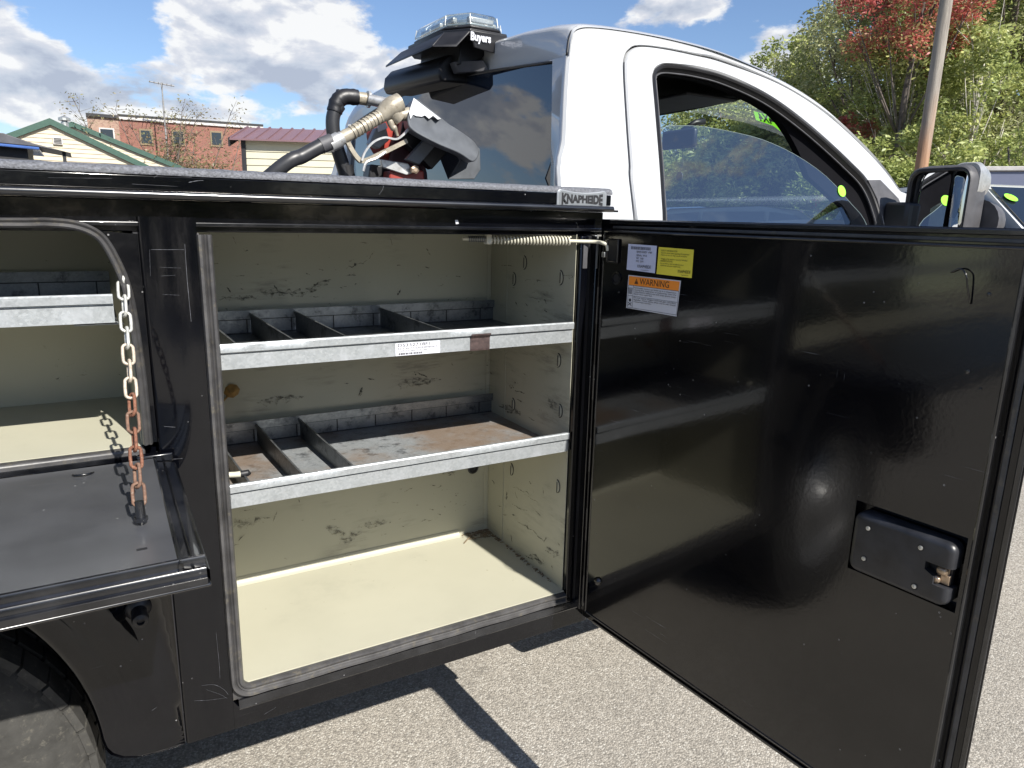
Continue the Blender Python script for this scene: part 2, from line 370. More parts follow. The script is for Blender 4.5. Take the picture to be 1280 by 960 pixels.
#SCENE
# ------------------------------------------------------------------ ground
def ground_mat():
    mt, t = new_mat('sunlit_asphalt_aggregate')  # pale stone mix, the ground's own tone
    vor = t.add('ShaderNodeTexVoronoi'); t.put(vor.inputs['Vector'], t.obj); vor.inputs['Scale'].default_value = 190
    sep = t.add('ShaderNodeSeparateColor'); t.put(sep.inputs[0], vor.outputs['Color'])
    c = t.ramp(sep.outputs[0], [(0, (0.21, 0.194, 0.17)), (0.25, (0.29, 0.268, 0.232)), (0.55, (0.355, 0.327, 0.282)), (0.85, (0.42, 0.39, 0.34)), (1, (0.52, 0.50, 0.45))])
    edge = t.step(vor.outputs['Distance'], 0.42, 0.75)
    c = t.mix(t.math('MULTIPLY', edge, 0.4), c, (0.13, 0.12, 0.105))
    big = t.noise(t.obj, 1.3, 5, 0.6)
    c = t.mix(t.math('MULTIPLY', t.step(big, 0.40, 0.72), 0.26), c, (0.15, 0.14, 0.12))
    oil = t.math('MULTIPLY', t.step(t.noise(t.mapping(t.obj, loc=(0.4, 0.7, 0)), 4.2, 6, 0.65), 0.63, 0.74), 0.6)
    c = t.mix(oil, c, (0.05, 0.046, 0.04))
    grit = t.noise(t.obj, 420, 2)
    c = t.mix(t.math('MULTIPLY', t.step(grit, 0.5, 0.8), 0.22), c, (0.06, 0.055, 0.05))
    setb(t, base=c, rough=0.85, spec=0.3)
    h = t.math('ADD', t.math('MULTIPLY', sep.outputs[1], 0.6), t.math('SUBTRACT', 1.0, vor.outputs['Distance']))
    bump(t, h, 0.7, 0.003)
    return mt
M['ground'] = ground_mat()
M['scuff'] = simple('dark_rub_mark', (0.04, 0.04, 0.037), 0.7, var=0.6, scale=200)
_t = NT(M['scuff'].node_tree); _o = _t.add('ShaderNodeTexCoord').outputs['Object']
setb_al = _t.math('MULTIPLY', _t.step(_t.noise(_o, 170, 5, 0.7), 0.40, 0.60), 0.85); _t.put(_t.n['Principled BSDF'].inputs['Alpha'], setb_al)
g = MB(); N_ = 12
g.v = [(-400 + 800 * i / N_, -400 + 800 * j / N_, 0) for j in range(N_ + 1) for i in range(N_ + 1)]
g.f = [[j * (N_ + 1) + i, j * (N_ + 1) + i + 1, (j + 1) * (N_ + 1) + i + 1, (j + 1) * (N_ + 1) + i] for j in range(N_) for i in range(N_)]
tag(g.build('ground', 'ground'), kind='structure')

# ------------------------------------------------------------------ the service truck
T = empty('service_truck', (0.4, 1.19, 0), 'white cab pickup truck with black service body, its big storage door swung open on shelves', 'truck')
XL, XR = -1.75, 0.956
# cap rail along the top of the body
cap = MB()
prof = [(0.0, 1.437), (0.0, 1.463), (0.004, 1.4635), (0.05, 1.4635), (0.05, 1.437)]
rail = [(-0.012, 1.4385), (-0.012, 1.4625), (0.40, 1.4625), (0.40, 1.4385)]
cap.grid([[(x, y, z) for y, z in [(-0.013, 1.440), (-0.013, 1.462), (0.46, 1.462), (0.46, 1.4395)]] for x in (XL, XR)], close=True)
cap.f += [[0, 1, 2, 3], [7, 6, 5, 4]]
cap.build('cap_rail', 'paint', T, bevel=0.002)
rd = MB()
rp = [(-0.013, 1.4395)] + [(-0.0165 - 0.0062 * math.sin(R(a)), 1.4331 + 0.0062 * math.cos(R(a))) for a in range(0, 181, 15)] + [(-0.010, 1.4268), (0.03, 1.4268), (0.03, 1.4395)]
rd.grid([[(x, y, z) for y, z in rp] for x in np.linspace(XL, XR + 0.002, 24)], close=True)
rd.build('drip_rail', 'rail', T, smooth='auto')
rd = MB(); rd.box(XR + 0.002, XR + 0.016, -0.018, -0.004, 1.4275, 1.4315); rd.build('drip_rail_end', 'frame', T)
# rough bed liner over the top edge, slightly wavy
ln = MB(); rows = []
xs = np.linspace(XL, XR + 0.001, 260)
for k, (y, z) in enumerate([(-0.0145, 1.4625), (-0.0155, 1.4665), (-0.012, 1.472), (-0.003, 1.4755), (0.03, 1.4765), (0.40, 1.4765), (0.46, 1.474), (0.46, 1.4625)]):
    rows.append([(x, y + 0.0006 * noise.noise(Vector((x * 60, k * 3.1, 0))), z + (0.0011 if 0 < k < 7 else 0.0003) * noise.noise(Vector((x * 45, k * 1.7, 2)))) for x in xs])
ln.grid(rows); ln.build('bed_liner', 'liner', T, smooth=True)
# KNAPHEIDE nameplate on the rail
pa = at(694, 234.5, 1, -0.0155); pb = at(757.5, 237.5, 1, -0.0155)
px0, px1 = 0.817, 0.941; zc, hh = 1.4515, 0.0185
npl = MB(); out = []
NN = 14
for i in range(NN + 1):
    u = i / NN; x = px0 + 0.006 + (px1 - px0 - 0.012) * u; s_ = (2 * u - 1) ** 2; out.append((x, zc + hh - 0.0055 * (1 - s_)))
top_ = out[:]; bot_ = [(x, 2 * zc - z) for x, z in out][::-1]
poly = [(px0, zc + hh - 0.005)] + top_ + [(px1, zc + hh - 0.005), (px1, zc - hh + 0.005)] + bot_ + [(px0, zc - hh + 0.005)]
npl.prism([(x, -0.0132, z) for x, z in poly], (0, -0.0035, 0)); plate = npl.build('nameplate', 'plate', T, bevel=0.0012)
ins = MB(); cx = (px0 + px1) / 2
ins2 = [(cx + (x - cx) * 0.93, zc + (z - zc) * 0.84) for x, z in poly]
ins.prism([(x, -0.0167, z) for x, z in ins2], (0, -0.0004, 0)); ins.build('nameplate_field', simple('brushed_plate_field', (0.24, 0.255, 0.27), 0.4, metal=0.5), plate)
def wk(x, y, L_=0.100):
    u = 2 * x / L_ - 1; return x, (y / 0.73 * 0.0215 / 0.03 - 0.5 * 0.0215 / 0.0215 * 0) if False else (x, y)
tw = 0.103; H_ = 0.0175
def warp_k(x, y):
    u = 2 * x / tw - 1; return x, (y / (0.03 * 0.70) - 0.5) * H_ * (0.78 + 0.42 * u * u)
text_mesh('nameplate_lettering', 'KNAPHEIDE', 0.03, 'ink', plate, ((cx - tw / 2, -0.0174, zc), (1, 0, 0), (0, 0, 1)), warp=warp_k, width=tw, bold=0.0018)
# header and frame round the doors
h = MB(); h.box(XL, XR, 0.012, 0.05, 1.378, 1.4266); h.build('door_header', 'paint', T, bevel=0.002)
h = MB(); h.box(XL, 0.9515, 0.004, 0.0115, 1.3865, 1.3935); h.build('header_lip', 'frame', T, bevel=0.0015)
h = MB(); h.prism([(0.604, 0.0115, 1.405), (0.610, 0.0115, 1.405), (0.612, 0.0115, 1.398), (0.606, 0.0115, 1.397)], (0, -0.001, 0)); h.build('paint_chip', 'worn', T)
# post between the two compartments
p = MB()
pp = [(0.0635, 0.02), (0.0635, 0.006), (0.0655, 0.0022), (0.0695, 0.0), (0.1415, 0.0), (0.1465, 0.0), (0.1465, 0.02)]
p.grid([[(x, y, z) for x, y in pp] for z in (0.4655, 0.72, 1.08, 1.401)], close=True); i0 = [0, 1, 2, 3, 4, 5, 6]; p.f += [i0, [21 + i for i in i0[::-1]]]
p.build('post_panel', 'paint', T, smooth='auto')
# lower front panel: foot of the post and the sill face below the opening
p = MB(); p.prism([(0.1466, 0, 0.4652), (0.9535, 0, 0.4615), (0.9535, 0, 0.5035), (0.172, 0, 0.5065), (0.155, 0, 0.512), (0.1466, 0, 0.527)], (0, 0.02, 0))
p.build('sill_panel', 'paint', T, bevel=0.0006)
s_ = MB()
s_.grid([[(x, y, z) for y, z in [(-0.0008, 0.5036 + 0.0012 * noise.noise(Vector((x * 7, 0, 0)))), (-0.0022, 0.5065), (-0.0012, 0.510), (-0.0008, 0.517), (0.0005, 0.5225), (0.003, 0.5235), (0.018, 0.5235), (0.018, 0.5036)]] for x in np.linspace(0.157, 0.9535, 40)], close=True)
s_.build('sill_ledge', 'frame', T, smooth='auto')
p = MB(); p.box(0.9535, 0.9565, 0.001, 0.03, 0.4615, 0.50); p.build('sill_end_cap', 'frame', T)
# under structure so no light leaks through
p = MB(); p.box(0.07, 0.95, 0.0202, 0.398, 0.470, 0.5525); p.build('floor_box', 'paint', T)
p = MB(); p.box(-0.0, 0.95, 0.400, 0.46, 0.50, 1.4266); p.build('back_box', 'paint', T)
p = MB(); p.box(XL, 0.95, 0.0502, 0.46, 1.408, 1.4266); p.build('top_box', 'paint', T)
p = MB(); p.box(0.892, 0.95, 0.03, 0.398, 0.5535, 1.4075); p.build('front_box', 'paint', T)
# far side of the body and the bed between, seen only from elsewhere
p = MB(); p.box(XL, XR, 1.95, 2.39, 0.75, 1.0); p.box(XL, XR, 0.461, 1.949, 0.80, 0.86); p.box(0.93, XR, 0.461, 1.949, 0.861, 1.20); p.build('bed_floor', 'liner', T)
# right jamb of the opening
j = MB(); j.box(0.8915, 0.9125, -0.001, 0.0295, 0.5237, 1.3775); j.build('door_jamb', 'paint', T, bevel=0.003)
j = MB(); j.box(0.9125, 0.925, 0.008, 0.0295, 0.5237, 1.3775); j.build('door_jamb_recess', 'plastic', T)
j = MB(); j.box(0.9252, 0.9315, -0.010, 0.029, 0.5040, 1.3775); j.build('hinge_leaf', 'frame', T, bevel=0.0015)
j = MB(); j.tube([(0.9405, -0.004, z) for z in np.linspace(0.50, 1.384, 30)], 0.0068, 10); j.build('hinge_pin', 'paint', T, smooth='auto')
for z0 in np.arange(0.51, 1.36, 0.17):
    j = MB(); j.lathe((0.9405, -0.004, z0), (0, 0, 1), [(0.0076, 0), (0.0076, 0.08)], 12); j.build('hinge_knuckle', 'frame', T, smooth='auto')
j = MB(); j.box(0.9252, 0.9292, -0.0115, -0.0102, 1.31, 1.377); j.box(0.9252, 0.936, -0.0115, -0.0102, 1.3772, 1.3805); j.build('hinge_top_plate', 'zinc', T)
j = MB(); j.box(0.8975, 0.9085, -0.0028, -0.0012, 1.31, 1.368); j.build('jamb_scuffed_paint', 'plasticgrey', T)
# compartment box
def slab(name, mat, a, parent=T, **kw): q = MB(); q.box(*a); return q.build(name, mat, parent, **kw)
IX0, IX1, IY0, IY1, IZ0, IZ1 = 0.1495, 0.8885, 0.0, 0.389, 0.5555, 1.403
slab('compartment_floor', 'beige', (IX0, IX1, 0.004, IY1, IZ0 - 0.0025, IZ0))
slab('compartment_ceiling', 'beige', (IX0, IX1, 0.051, IY1, 1.4035, 1.4075))
bw = MB(); rows = []
for z in np.linspace(IZ0, IZ1, 16): rows.append([(x, IY1 + 0.0012 * noise.noise(Vector((x * 5, z * 5, 1))), z) for x in np.linspace(IX0, IX1, 18)])
bw.grid(rows); bw.build('compartment_back_wall', 'beige', T, smooth=True)
slab('compartment_front_wall', 'beige', (IX1 + 0.0002, IX1 + 0.0014, 0.012, IY1, IZ0 - 0.002, IZ1))
slab('compartment_rear_wall', 'beige', (IX0 - 0.0025, IX0 - 0.0002, 0.0205, IY1, IZ0 - 0.002, IZ1))
q = MB(); q.grid([[(x, y, z) for y, z in [(IY1 - 0.016, IZ0 + 0.0004), (IY1 - 0.010, IZ0 + 0.002), (IY1 - 0.004, IZ0 + 0.008), (IY1 - 0.0015, IZ0 + 0.018)]] for x in np.linspace(IX0, 0.80, 20)]); q.build('floor_weld_cove', 'beige', T, smooth=True)
q = MB(); q.box(IX1 - 0.012, IX1 - 0.0002, IY1 - 0.003, IY1 - 0.0014, IZ0 + 0.001, IZ1); q.build('wall_seam_flange', 'beige', T, bevel=0.0008)
q = MB(); q.box(IX1 - 0.0018, IX1 - 0.0002, 0.30, 0.302, IZ0, IZ1); q.build('wall_fold', 'beige', T)
q = MB(); q.lathe((0.8895, 0, 0), (0, 0, 1), [(0.001, 0), (0.001, 0.001)], 4)
for (y, z) in [(0.223, 1.308), (0.067, 1.285), (0.064, 1.10), (0.272, 1.265), (0.272, 1.11), (0.048, 0.803), (0.262, 0.775), (0.262, 0.95), (0.05, 0.985)]:
    q = MB(); ring = []
    for k in range(9):
        a = math.pi * k / 8 - math.pi / 2; ring.append((y - 0.012 * math.cos(a), z + 0.016 * math.sin(a)))
    base = [(IX1 - 0.0003, a, b) for a, b in ring]; mid = [(IX1 - 0.0030, y + (a - y) * 0.45, z + (b - z) * 0.75) for a, b in ring]
    q.grid([base, mid]); q.f.append(list(range(9, 18))); q.build('shelf_slot_tab', 'beige', T, smooth='auto')
    q = MB(); q.tube([(IX1 - 0.0006, a, b) for a, b in ring], 0.0011, 5); q.tube([(IX1 - 0.0044, y - 0.005, z - 0.012), (IX1 - 0.0044, y - 0.005, z + 0.012)], 0.0009, 4); q.build('shelf_slot', 'ink', T)
q = MB(); q.lathe((at(591, 585, 1, 0.3875)), (0, 1, 0), [(0.013, -0.001), (0.013, 0.0006)], 20); q.build('drain_hole', 'ink', T)
q = MB(); q.lathe((at(591, 585, 1, 0.3865)), (0, 1, 0), [(0.015, 0), (0.0165, -0.002), (0.013, -0.003), (0.0125, 0)], 20, caps=False); q.build('hole_grommet', 'rubber', T, smooth='auto')
M['smudge'] = simple('soft_grey_smudge', (0.09, 0.088, 0.078), 0.7, var=0.4, scale=100)
_t = NT(M['smudge'].node_tree); _o = _t.add('ShaderNodeTexCoord').outputs['Object']
_t.put(_t.n['Principled BSDF'].inputs['Alpha'], _t.math('MULTIPLY', _t.step(_t.noise(_t.mapping(_o, (1, 1, 1.6)), 75, 7, 0.75), 0.44, 0.66), 0.75))
marks = []
def zm(ox, oy, lst, plane):
    for (a, b, ln_, an, wd_) in lst: marks.append((ox + a * 0.2734, oy + b * 0.2734, ln_ * 0.2734, an, wd_ * 0.2734, plane))
zm(240, 240, [(195, 222, 45, 60, 7), (487, 205, 20, 80, 7), (785, 232, 40, 5, 6), (912, 228, 40, 70, 3), (1010, 200, 40, 88, 4), (1082, 275, 45, 55, 12), (750, 333, 120, -20, 5), (820, 290, 50, -50, 3), (945, 335, 18, 0, 7), (1075, 345, 25, 10, 6), (1215, 386, 30, 8, 6), (220, 384, 90, 0, 4), (170, 447, 35, 50, 8), (560, 478, 50, 5, 5), (683, 438, 16, 20, 8), (945, 460, 34, -60, 12), (110, 327, 26, -10, 5), (200, 486, 200, 0, 4), (420, 462, 90, 8, 7), (500, 462, 70, -12, 7), (560, 430, 60, -45, 7), (385, 440, 40, 60, 9), (440, 410, 45, 20, 4), (530, 375, 22, 30, 7), (590, 355, 25, 10, 6), (820, 856, 40, 5, 6), (770, 912, 50, -70, 10), (1050, 835, 60, 25, 9), (1045, 877, 70, -4, 5), (1120, 800, 40, -10, 4), (1020, 830, 20, 70, 9), (405, 938, 50, 5, 12), (1130, 858, 26, -8, 5), (75, 235, 20, 60, 8), (300, 330, 16, 10, 5), (630, 300, 12, 10, 5)], 'b')
zm(240, 470, [(775, 75, 40, -65, 10), (1090, 15, 70, -10, 5), (490, 565, 30, 80, 8), (990, 520, 50, -25, 5), (1100, 500, 30, 10, 7), (1095, 610, 24, 10, 5), (1070, 660, 60, -4, 5), (1130, 632, 20, 20, 7), (700, 745, 60, -8, 6), (690, 730, 30, -60, 6), (505, 660, 14, 0, 6), (260, 612, 90, -12, 5), (380, 640, 60, -70, 7), (330, 650, 70, -10, 6), (190, 775, 60, -10, 6), (1185, 450, 30, -20, 8), (850, 655, 10, 0, 6), (225, 740, 50, -50, 5), (700, 820, 16, 85, 5), (965, 688, 10, 0, 6), (1030, 590, 12, 0, 5), (180, 880, 40, 60, 6)], 'b')
zm(500, 240, [(490, 337, 60, 4, 5), (515, 437, 24, 10, 7), (532, 512, 26, 60, 9), (578, 515, 18, 60, 7), (625, 487, 80, 12, 4), (665, 500, 26, 70, 7), (665, 545, 20, 40, 9), (652, 586, 36, 6, 5), (570, 567, 24, 20, 6), (760, 380, 70, 3, 4), (790, 386, 20, -50, 8), (548, 915, 50, 15, 9), (515, 890, 20, 60, 9), (570, 835, 30, 40, 4), (660, 470, 16, 40, 4)], 'r')
zm(500, 470, [(552, 115, 50, 25, 9), (505, 50, 20, 60, 9), (595, 488, 20, 60, 5), (655, 530, 45, 85, 5), (560, 525, 110, 25, 4), (600, 560, 80, 32, 3), (545, 600, 90, 28, 3), (630, 628, 36, 40, 8), (455, 595, 20, 10, 7), (520, 636, 24, 20, 7), (570, 685, 80, 30, 7), (630, 730, 80, 45, 6), (665, 748, 30, -60, 8), (510, 742, 40, 80, 5), (695, 875, 24, 70, 6), (487, 547, 40, 88, 10), (480, 635, 26, 10, 5), (725, 770, 26, 60, 7), (590, 830, 50, 25, 6), (625, 838, 40, 20, 12), (530, 545, 40, 70, 3), (470, 145, 50, 35, 9), (500, 165, 40, 20, 8), (600, 195, 40, 30, 6), (540, 170, 20, 40, 8)], 'r')
smudges = [(300, 655, 60, -8, 16, 'b'), (420, 664, 30, 20, 14, 'b'), (438, 672, 34, -30, 14, 'b'), (690, 690, 22, 30, 12, 'r'), (672, 700, 26, 30, 14, 'r'), (392, 360, 50, -25, 14, 'b'), (350, 365, 60, 0, 12, 'b'), (520, 478, 50, -8, 14, 'b'), (350, 500, 60, -8, 12, 'b'), (640, 512, 30, 30, 14, 'r'), (560, 590, 24, 10, 12, 'b'), (300, 372, 50, 0, 8, 'b'), (690, 505, 20, 60, 12, 'r'), (470, 655, 40, -10, 10, 'b')]
for (mx, my, ln_, an, wd_, pl) in marks + smudges:
    soft = (mx, my, ln_, an, wd_, pl) in smudges
    q = MB(); n_ = max(4, int(ln_ / 2.5)); c_, s_ = math.cos(R(an)), math.sin(R(an)); up_, dn_ = [], []
    wob = random.random() * 50
    for i in range(n_ + 1):
        t = i / n_ - .5; px_, py_ = mx + c_ * ln_ * t, my + s_ * ln_ * t; jit = noise.noise(Vector((wob, i * .55, 0))) * ln_ * 0.10
        px_ -= s_ * jit; py_ += c_ * jit; hw = wd_ * .5 * (0.25 + 1.0 * abs(noise.noise(Vector((wob, i * .9, 4)))) + .3 * random.random()) * (1 - (2 * abs(t)) ** 3)
        for lst, sg in ((up_, 1), (dn_, -1)):
            lst.append(at(px_ - s_ * hw * sg, py_ + c_ * hw * sg, 1, IY1 - 0.0022) if pl == 'b' else at(px_ - s_ * hw * sg, py_ + c_ * hw * sg, 0, IX1 - 0.0007))
    q.grid([up_, dn_]); q.build('scuff_mark', 'smudge' if soft else 'scuff', T)
# rubber seal of the opening (sides and bottom)
def seal(name, path, wdt, dep, mat='rubber'):
    prof = [(-wdt / 2, 0.0), (-wdt / 2, dep * 0.6), (-wdt * 0.36, dep), (-wdt * 0.2, dep * 0.9), (-wdt * 0.1, dep * 0.6), (0.0, dep * 0.85), (wdt * 0.1, dep * 0.6), (wdt * 0.22, dep * 0.95), (wdt * 0.4, dep), (wdt / 2, dep * 0.55), (wdt / 2, 0.0)]
    q = MB(); q.sweep(path, prof, (0, -1, 0)); return q.build(name, mat, T, smooth='auto')
path = [(0.1565, 0.004, 1.3745), (0.1568, 0.004, 1.2), (0.1562, 0.004, 1.0), (0.1562, 0.004, 0.8), (0.1560, 0.004, 0.60)]
for k in range(9):
    a = math.pi / 2 * k / 8; path.append((0.1560 + 0.027 * (1 - math.cos(a)), 0.004, 0.5675 - 0.027 * math.sin(a)))
path += [(x, 0.004, 0.5405 + 0.0008 * math.sin(x * 40)) for x in np.linspace(0.21, 0.889, 22)]
seal('door_seal', path, 0.0235, 0.0125)
slab('seal_backing', 'rubber', (0.148, 0.8912, 0.0045, 0.0200, 0.5238, 0.5526))
slab('seal_backing', 'rubber', (0.1467, 0.1493, 0.0005, 0.0200, 0.5545, 1.377))

# ---- shelves with dividers
def shelf(zb, x0, x1, divs, mt, ytray=0.375):
    sh = MB(); sh.box(x0, x1, 0.012, ytray, zb, zb + 0.0015); sh = sh.build('shelf', mt, T)
    lp = [(0.012, zb), (0.0062, zb + 0.0005), (0.0058, zb + 0.0262), (0.0085, zb + 0.0272), (0.0085, zb + 0.029), (0.0010, zb + 0.0305), (0.0005, zb + 0.0425), (0.0022, zb + 0.0447), (0.0085, zb + 0.0447), (0.0085, zb + 0.030), (0.0105, zb + 0.029), (0.0105, zb + 0.002)]
    q = MB(); q.grid([[(x, y + 0.0004 * noise.noise(Vector((x * 9, k, zb * 7))), z) for k, (y, z) in enumerate(lp)] for x in np.linspace(x0 + 0.003, x1 - 0.004, 30)], close=True)
    n = len(lp); q.f += [list(range(n)), [29 * n + i for i in range(n)][::-1]]; q.build('shelf_lip', 'galv', sh, smooth='auto')
    q = MB(); q.box(x0, x1, ytray - 0.0015, ytray, zb + 0.0016, zb + 0.034); q.box(x0, x1, ytray - 0.008, ytray - 0.0016, zb + 0.034, zb + 0.036)
    q.box(x0, x1, ytray - 0.0085, ytray - 0.007, zb + 0.0362, zb + 0.053); q.build('shelf_back_flange', 'galvd', sh)
    q = MB(); q.box(x0, x1, ytray - 0.0024, ytray - 0.0016, zb + 0.0315, zb + 0.0338); q.box(x0, x1, ytray - 0.0026, ytray - 0.0016, zb + 0.0017, zb + 0.0035); q.build('flange_groove', 'ink', sh)
    for x in np.arange(x0 + 0.03, x1, 0.0955):
        q = MB(); q.box(x, x + 0.0024, ytray - 0.0024, ytray - 0.0016, zb + 0.004, zb + 0.034); q.build('flange_slot', 'ink', sh)
        q = MB(); q.lathe((x + 0.001, ytray - 0.0018, zb + 0.012), (0, 1, 0), [(0.0018, -0.0012), (0.0018, 0)], 8); q.build('flange_hole', 'ink', sh)
    for k, (xb, xf) in enumerate(divs):
        q = MB(); y0, y1 = 0.016, ytray - 0.010
        def pt(y, z, dx): return (xb + (xf - xb) * (y1 - y) / (y1 - y0) + dx, y, z)
        for (dx0, dx1, za, zb_) in [(0, 0.0012, 0.002, 0.044), (-0.0028, 0, 0.0405, 0.044), (0.0012, 0.0030, 0.016, 0.019), (0.0012, 0.0030, 0.026, 0.029)]:
            q.hexa([pt(y0, zb + za, dx0), pt(y0, zb + za, dx1), pt(y1, zb + za, dx1), pt(y1, zb + za, dx0), pt(y0, zb + zb_ - 0.004, dx0), pt(y0, zb + zb_ - 0.004, dx1), pt(y1, zb + zb_ + 0.003, dx1), pt(y1, zb + zb_ + 0.003, dx0)])
        q.build('divider', 'galvd', sh)
    return sh
S1 = shelf(1.1505, IX0 + 0.001, IX1 - 0.0005, [(0.186, 0.200), (0.284, 0.298), (0.380, 0.394), (0.578, 0.592)], 'galvd')
S2 = shelf(0.9015, IX0 + 0.001, IX1 - 0.0005, [(0.186, 0.205), (0.282, 0.298), (0.378, 0.395)], 'tray')
q = MB(); q.box(IX1 - 0.0035, IX1 - 0.0005, 0.0065, 0.012, 0.905, 0.945); q.build('lip_end', 'galvd', S2)
lab = slab('part_label', 'label', (0.478, 0.570, 0.0050, 0.0057, 1.1515, 1.1755), S1)
lab.location = (0, 0, 0)
text_mesh('label_lettering', 'DS332718F1', 0.0085, 'ink', S1, ((0.483, 0.0048, 1.1685), (1, 0, 0), (0, 0, 1)), width=0.066)
text_mesh('label_lettering', 'RS15  RS17.4 SLRLR4EMBSSE(2)', 0.005, 'ink', S1, ((0.483, 0.0048, 1.1632), (1, 0, 0), (0, 0, 1)), width=0.082)
text_mesh('label_lettering', '12/09  3/5 SERVICE  (44)', 0.004, 'ink', S1, ((0.483, 0.0048, 1.1589), (1, 0, 0), (0, 0, 1)), width=0.060)
q = MB(); xx = 0.484
while xx < 0.533:
    wd = random.choice([0.0007, 0.0014, 0.0021]); q.box(xx, xx + wd, 0.0046, 0.0049, 1.1532, 1.1567); xx += wd + random.choice([0.0008, 0.0014])
q.build('label_barcode', 'ink', S1)
q = MB(); q.grid([[(x, y, z) for y, z in [(0.0055, 1.1495), (0.0048, 1.153), (0.0048, 1.175), (-0.0006, 1.1815), (-0.0008, 1.1845)]] for x in (0.636, 0.650, 0.664, 0.680)]); q.build('tape_patch', 'tape', S1)
# small latch pin on shelf 2
q = MB(); q.tube([(0.165, 0.06, 0.947), (0.187, 0.058, 0.945), (0.196, 0.057, 0.945)], [0.0055, 0.0055, 0.006], 10); pin = q.build('loose_pin', 'cream', None, smooth='auto'); tag(pin, 'small tan pin lying across the leftmost divider of the lower shelf', 'pin')
q = MB(); q.tube([(0.196, 0.057, 0.945), (0.209, 0.055, 0.946), (0.211, 0.052, 0.944)], [0.0062, 0.0062, 0.003], 10); q.build('pin_cap', 'ink', pin, smooth='auto')

# scratches in the black paint, where the photo shows them
def scratch(pts, wd_, plane_y):
    q = MB(); P_ = [Vector(at(x, y, 1, plane_y)) for x, y in pts]; P_ = smoothpath(P_, 4) if len(P_) > 2 else [P_[0].lerp(P_[1], k / 8) for k in range(9)]
    a_, b_ = [], []
    for i, p_ in enumerate(P_):
        d_ = (P_[min(i + 1, len(P_) - 1)] - P_[max(i - 1, 0)]).normalized(); nn = d_.cross(Vector((0, 1, 0))); hw = wd_ * (0.25 + 0.75 * abs(noise.noise(Vector((i * 1.3, p_.x * 90, 0)))))
        a_.append(p_ + nn * hw); b_.append(p_ - nn * hw)
    q.grid([a_, b_]); q.build('scratch_mark', 'scratch', T)
M['scratch'] = simple('bare_scratch', (0.075, 0.078, 0.088), 0.5, var=0.6, scale=300)
for pts_, wd_ in [([(188.5, 312), (230, 312)], .0005), ([(231, 305), (234, 350), (239, 402)], .0007), ([(187, 312), (188, 345)], .0003), ([(200, 334), (226, 335)], .0003), ([(203, 368), (224, 369)], .0003), ([(201, 345), (219, 344)], .0003), ([(205, 533), (219, 534)], .0008), ([(216, 574), (228, 573)], .0008), ([(270, 790), (274, 830), (275, 848)], .0004), ([(252, 857), (268, 856), (280, 862), (285, 868)], .0005), ([(243, 876), (262, 875), (283, 872)], .0005), ([(258, 862), (275, 868), (284, 873)], .0004), ([(190, 888), (196, 884)], .0006), ([(365, 846), (372, 843)], .0006), ([(690, 775), (692, 762), (690, 745)], .0005), ([(330, 893), (345, 884)], .0004)]:
    scratch(pts_, wd_, -0.0003)
for pts_, wd_ in [([(236, 228), (246, 226), (254, 225.5)], .0009), ([(206, 219), (240, 222)], .0004), ([(480, 231), (478, 237), (474, 243)], .0006), ([(60, 216), (110, 217)], .0003), ([(60, 222), (140, 223)], .0003), ([(20, 211), (66, 213)], .0003), ([(165, 230), (222, 233)], .0003), ([(192, 222), (200, 218), (208, 216)], .0004)]:
    scratch(pts_, wd_, -0.0134)
# ---- spring door check
q = MB(); turns = 25; pth = []
A = Vector(at(612, 299, 1, 0.045)); B = Vector((0.868, 0.004, 1.3665)); dx = (B - A); L_ = dx.length; dx.normalize(); e1 = Vector((0, 0, 1)); e2 = dx.cross(e1).normalized(); e1 = e2.cross(dx)
for i in range(turns * 9 + 1):
    a = 2 * math.pi * i / 9; pth.append(A + dx * (L_ * i / (turns * 9)) + (e1 * math.cos(a) + e2 * math.sin(a)) * 0.0085)
q.tube(pth, 0.0021, 6); q.build('check_spring', 'cream', T, smooth=True)
q = MB(); pth = []
A2 = A - dx * 0.044
for i in range(10 * 9 + 1):
    a = 2 * math.pi * i / 9; pth.append(A2 + dx * (0.038 * i / 90) + (e1 * math.cos(a) + e2 * math.sin(a)) * 0.0058)
q.tube(pth, 0.0012, 5); q.build('spring_tail', 'galvd', T, smooth=True)
q = MB(); q.box(A.x - 0.010, A.x + 0.001, A.y - 0.009, A.y + 0.009, A.z - 0.010, A.z + 0.014); q.box(A.x - 0.012, A.x - 0.002, A.y - 0.006, A.y + 0.006, A.z + 0.014, 1.3785); q.build('spring_bracket', 'cream', T, bevel=0.002)
q = MB(); rod = smoothpath([A2 - dx * 0.012, A, B, B + dx * 0.05 + Vector((0.0, -0.008, 0)), Vector((0.918, -0.040, 1.3645)), Vector((0.9245, -0.047, 1.360)), Vector((0.926, -0.049, 1.349))], 6)
q.tube(rod, 0.0038, 10); q.build('check_rod', 'cream', T, smooth='auto')

# ---- the open storage door
D = Vector((0.085, -0.9964, 0)); N = Vector((0.9964, 0.085, 0)); H = Vector((0.96, 0, 0)); UZ = Vector((0, 0, 1))
def DW(u, z, off=0.0):
    off = off * 0.5 if off > 0.003 else off
    return H + D * (0.0384 + 0.967 * u) + N * (off - 0.035) + UZ * (0.0466 + 0.967 * z)
def dbox(mb, u0, u1, z0, z1, o0, o1):
    mb.hexa([DW(u0, z0, o0), DW(u1, z0, o0), DW(u1, z0, o1), DW(u0, z0, o1), DW(u0, z1, o0), DW(u1, z1, o0), DW(u1, z1, o1), DW(u0, z1, o1)]); return mb
door = MB(); dbox(door, -0.040, 0.822, 0.447, 1.413, 0.034, 0.040); door = door.build('storage_door', 'paint', T, bevel=0.002)
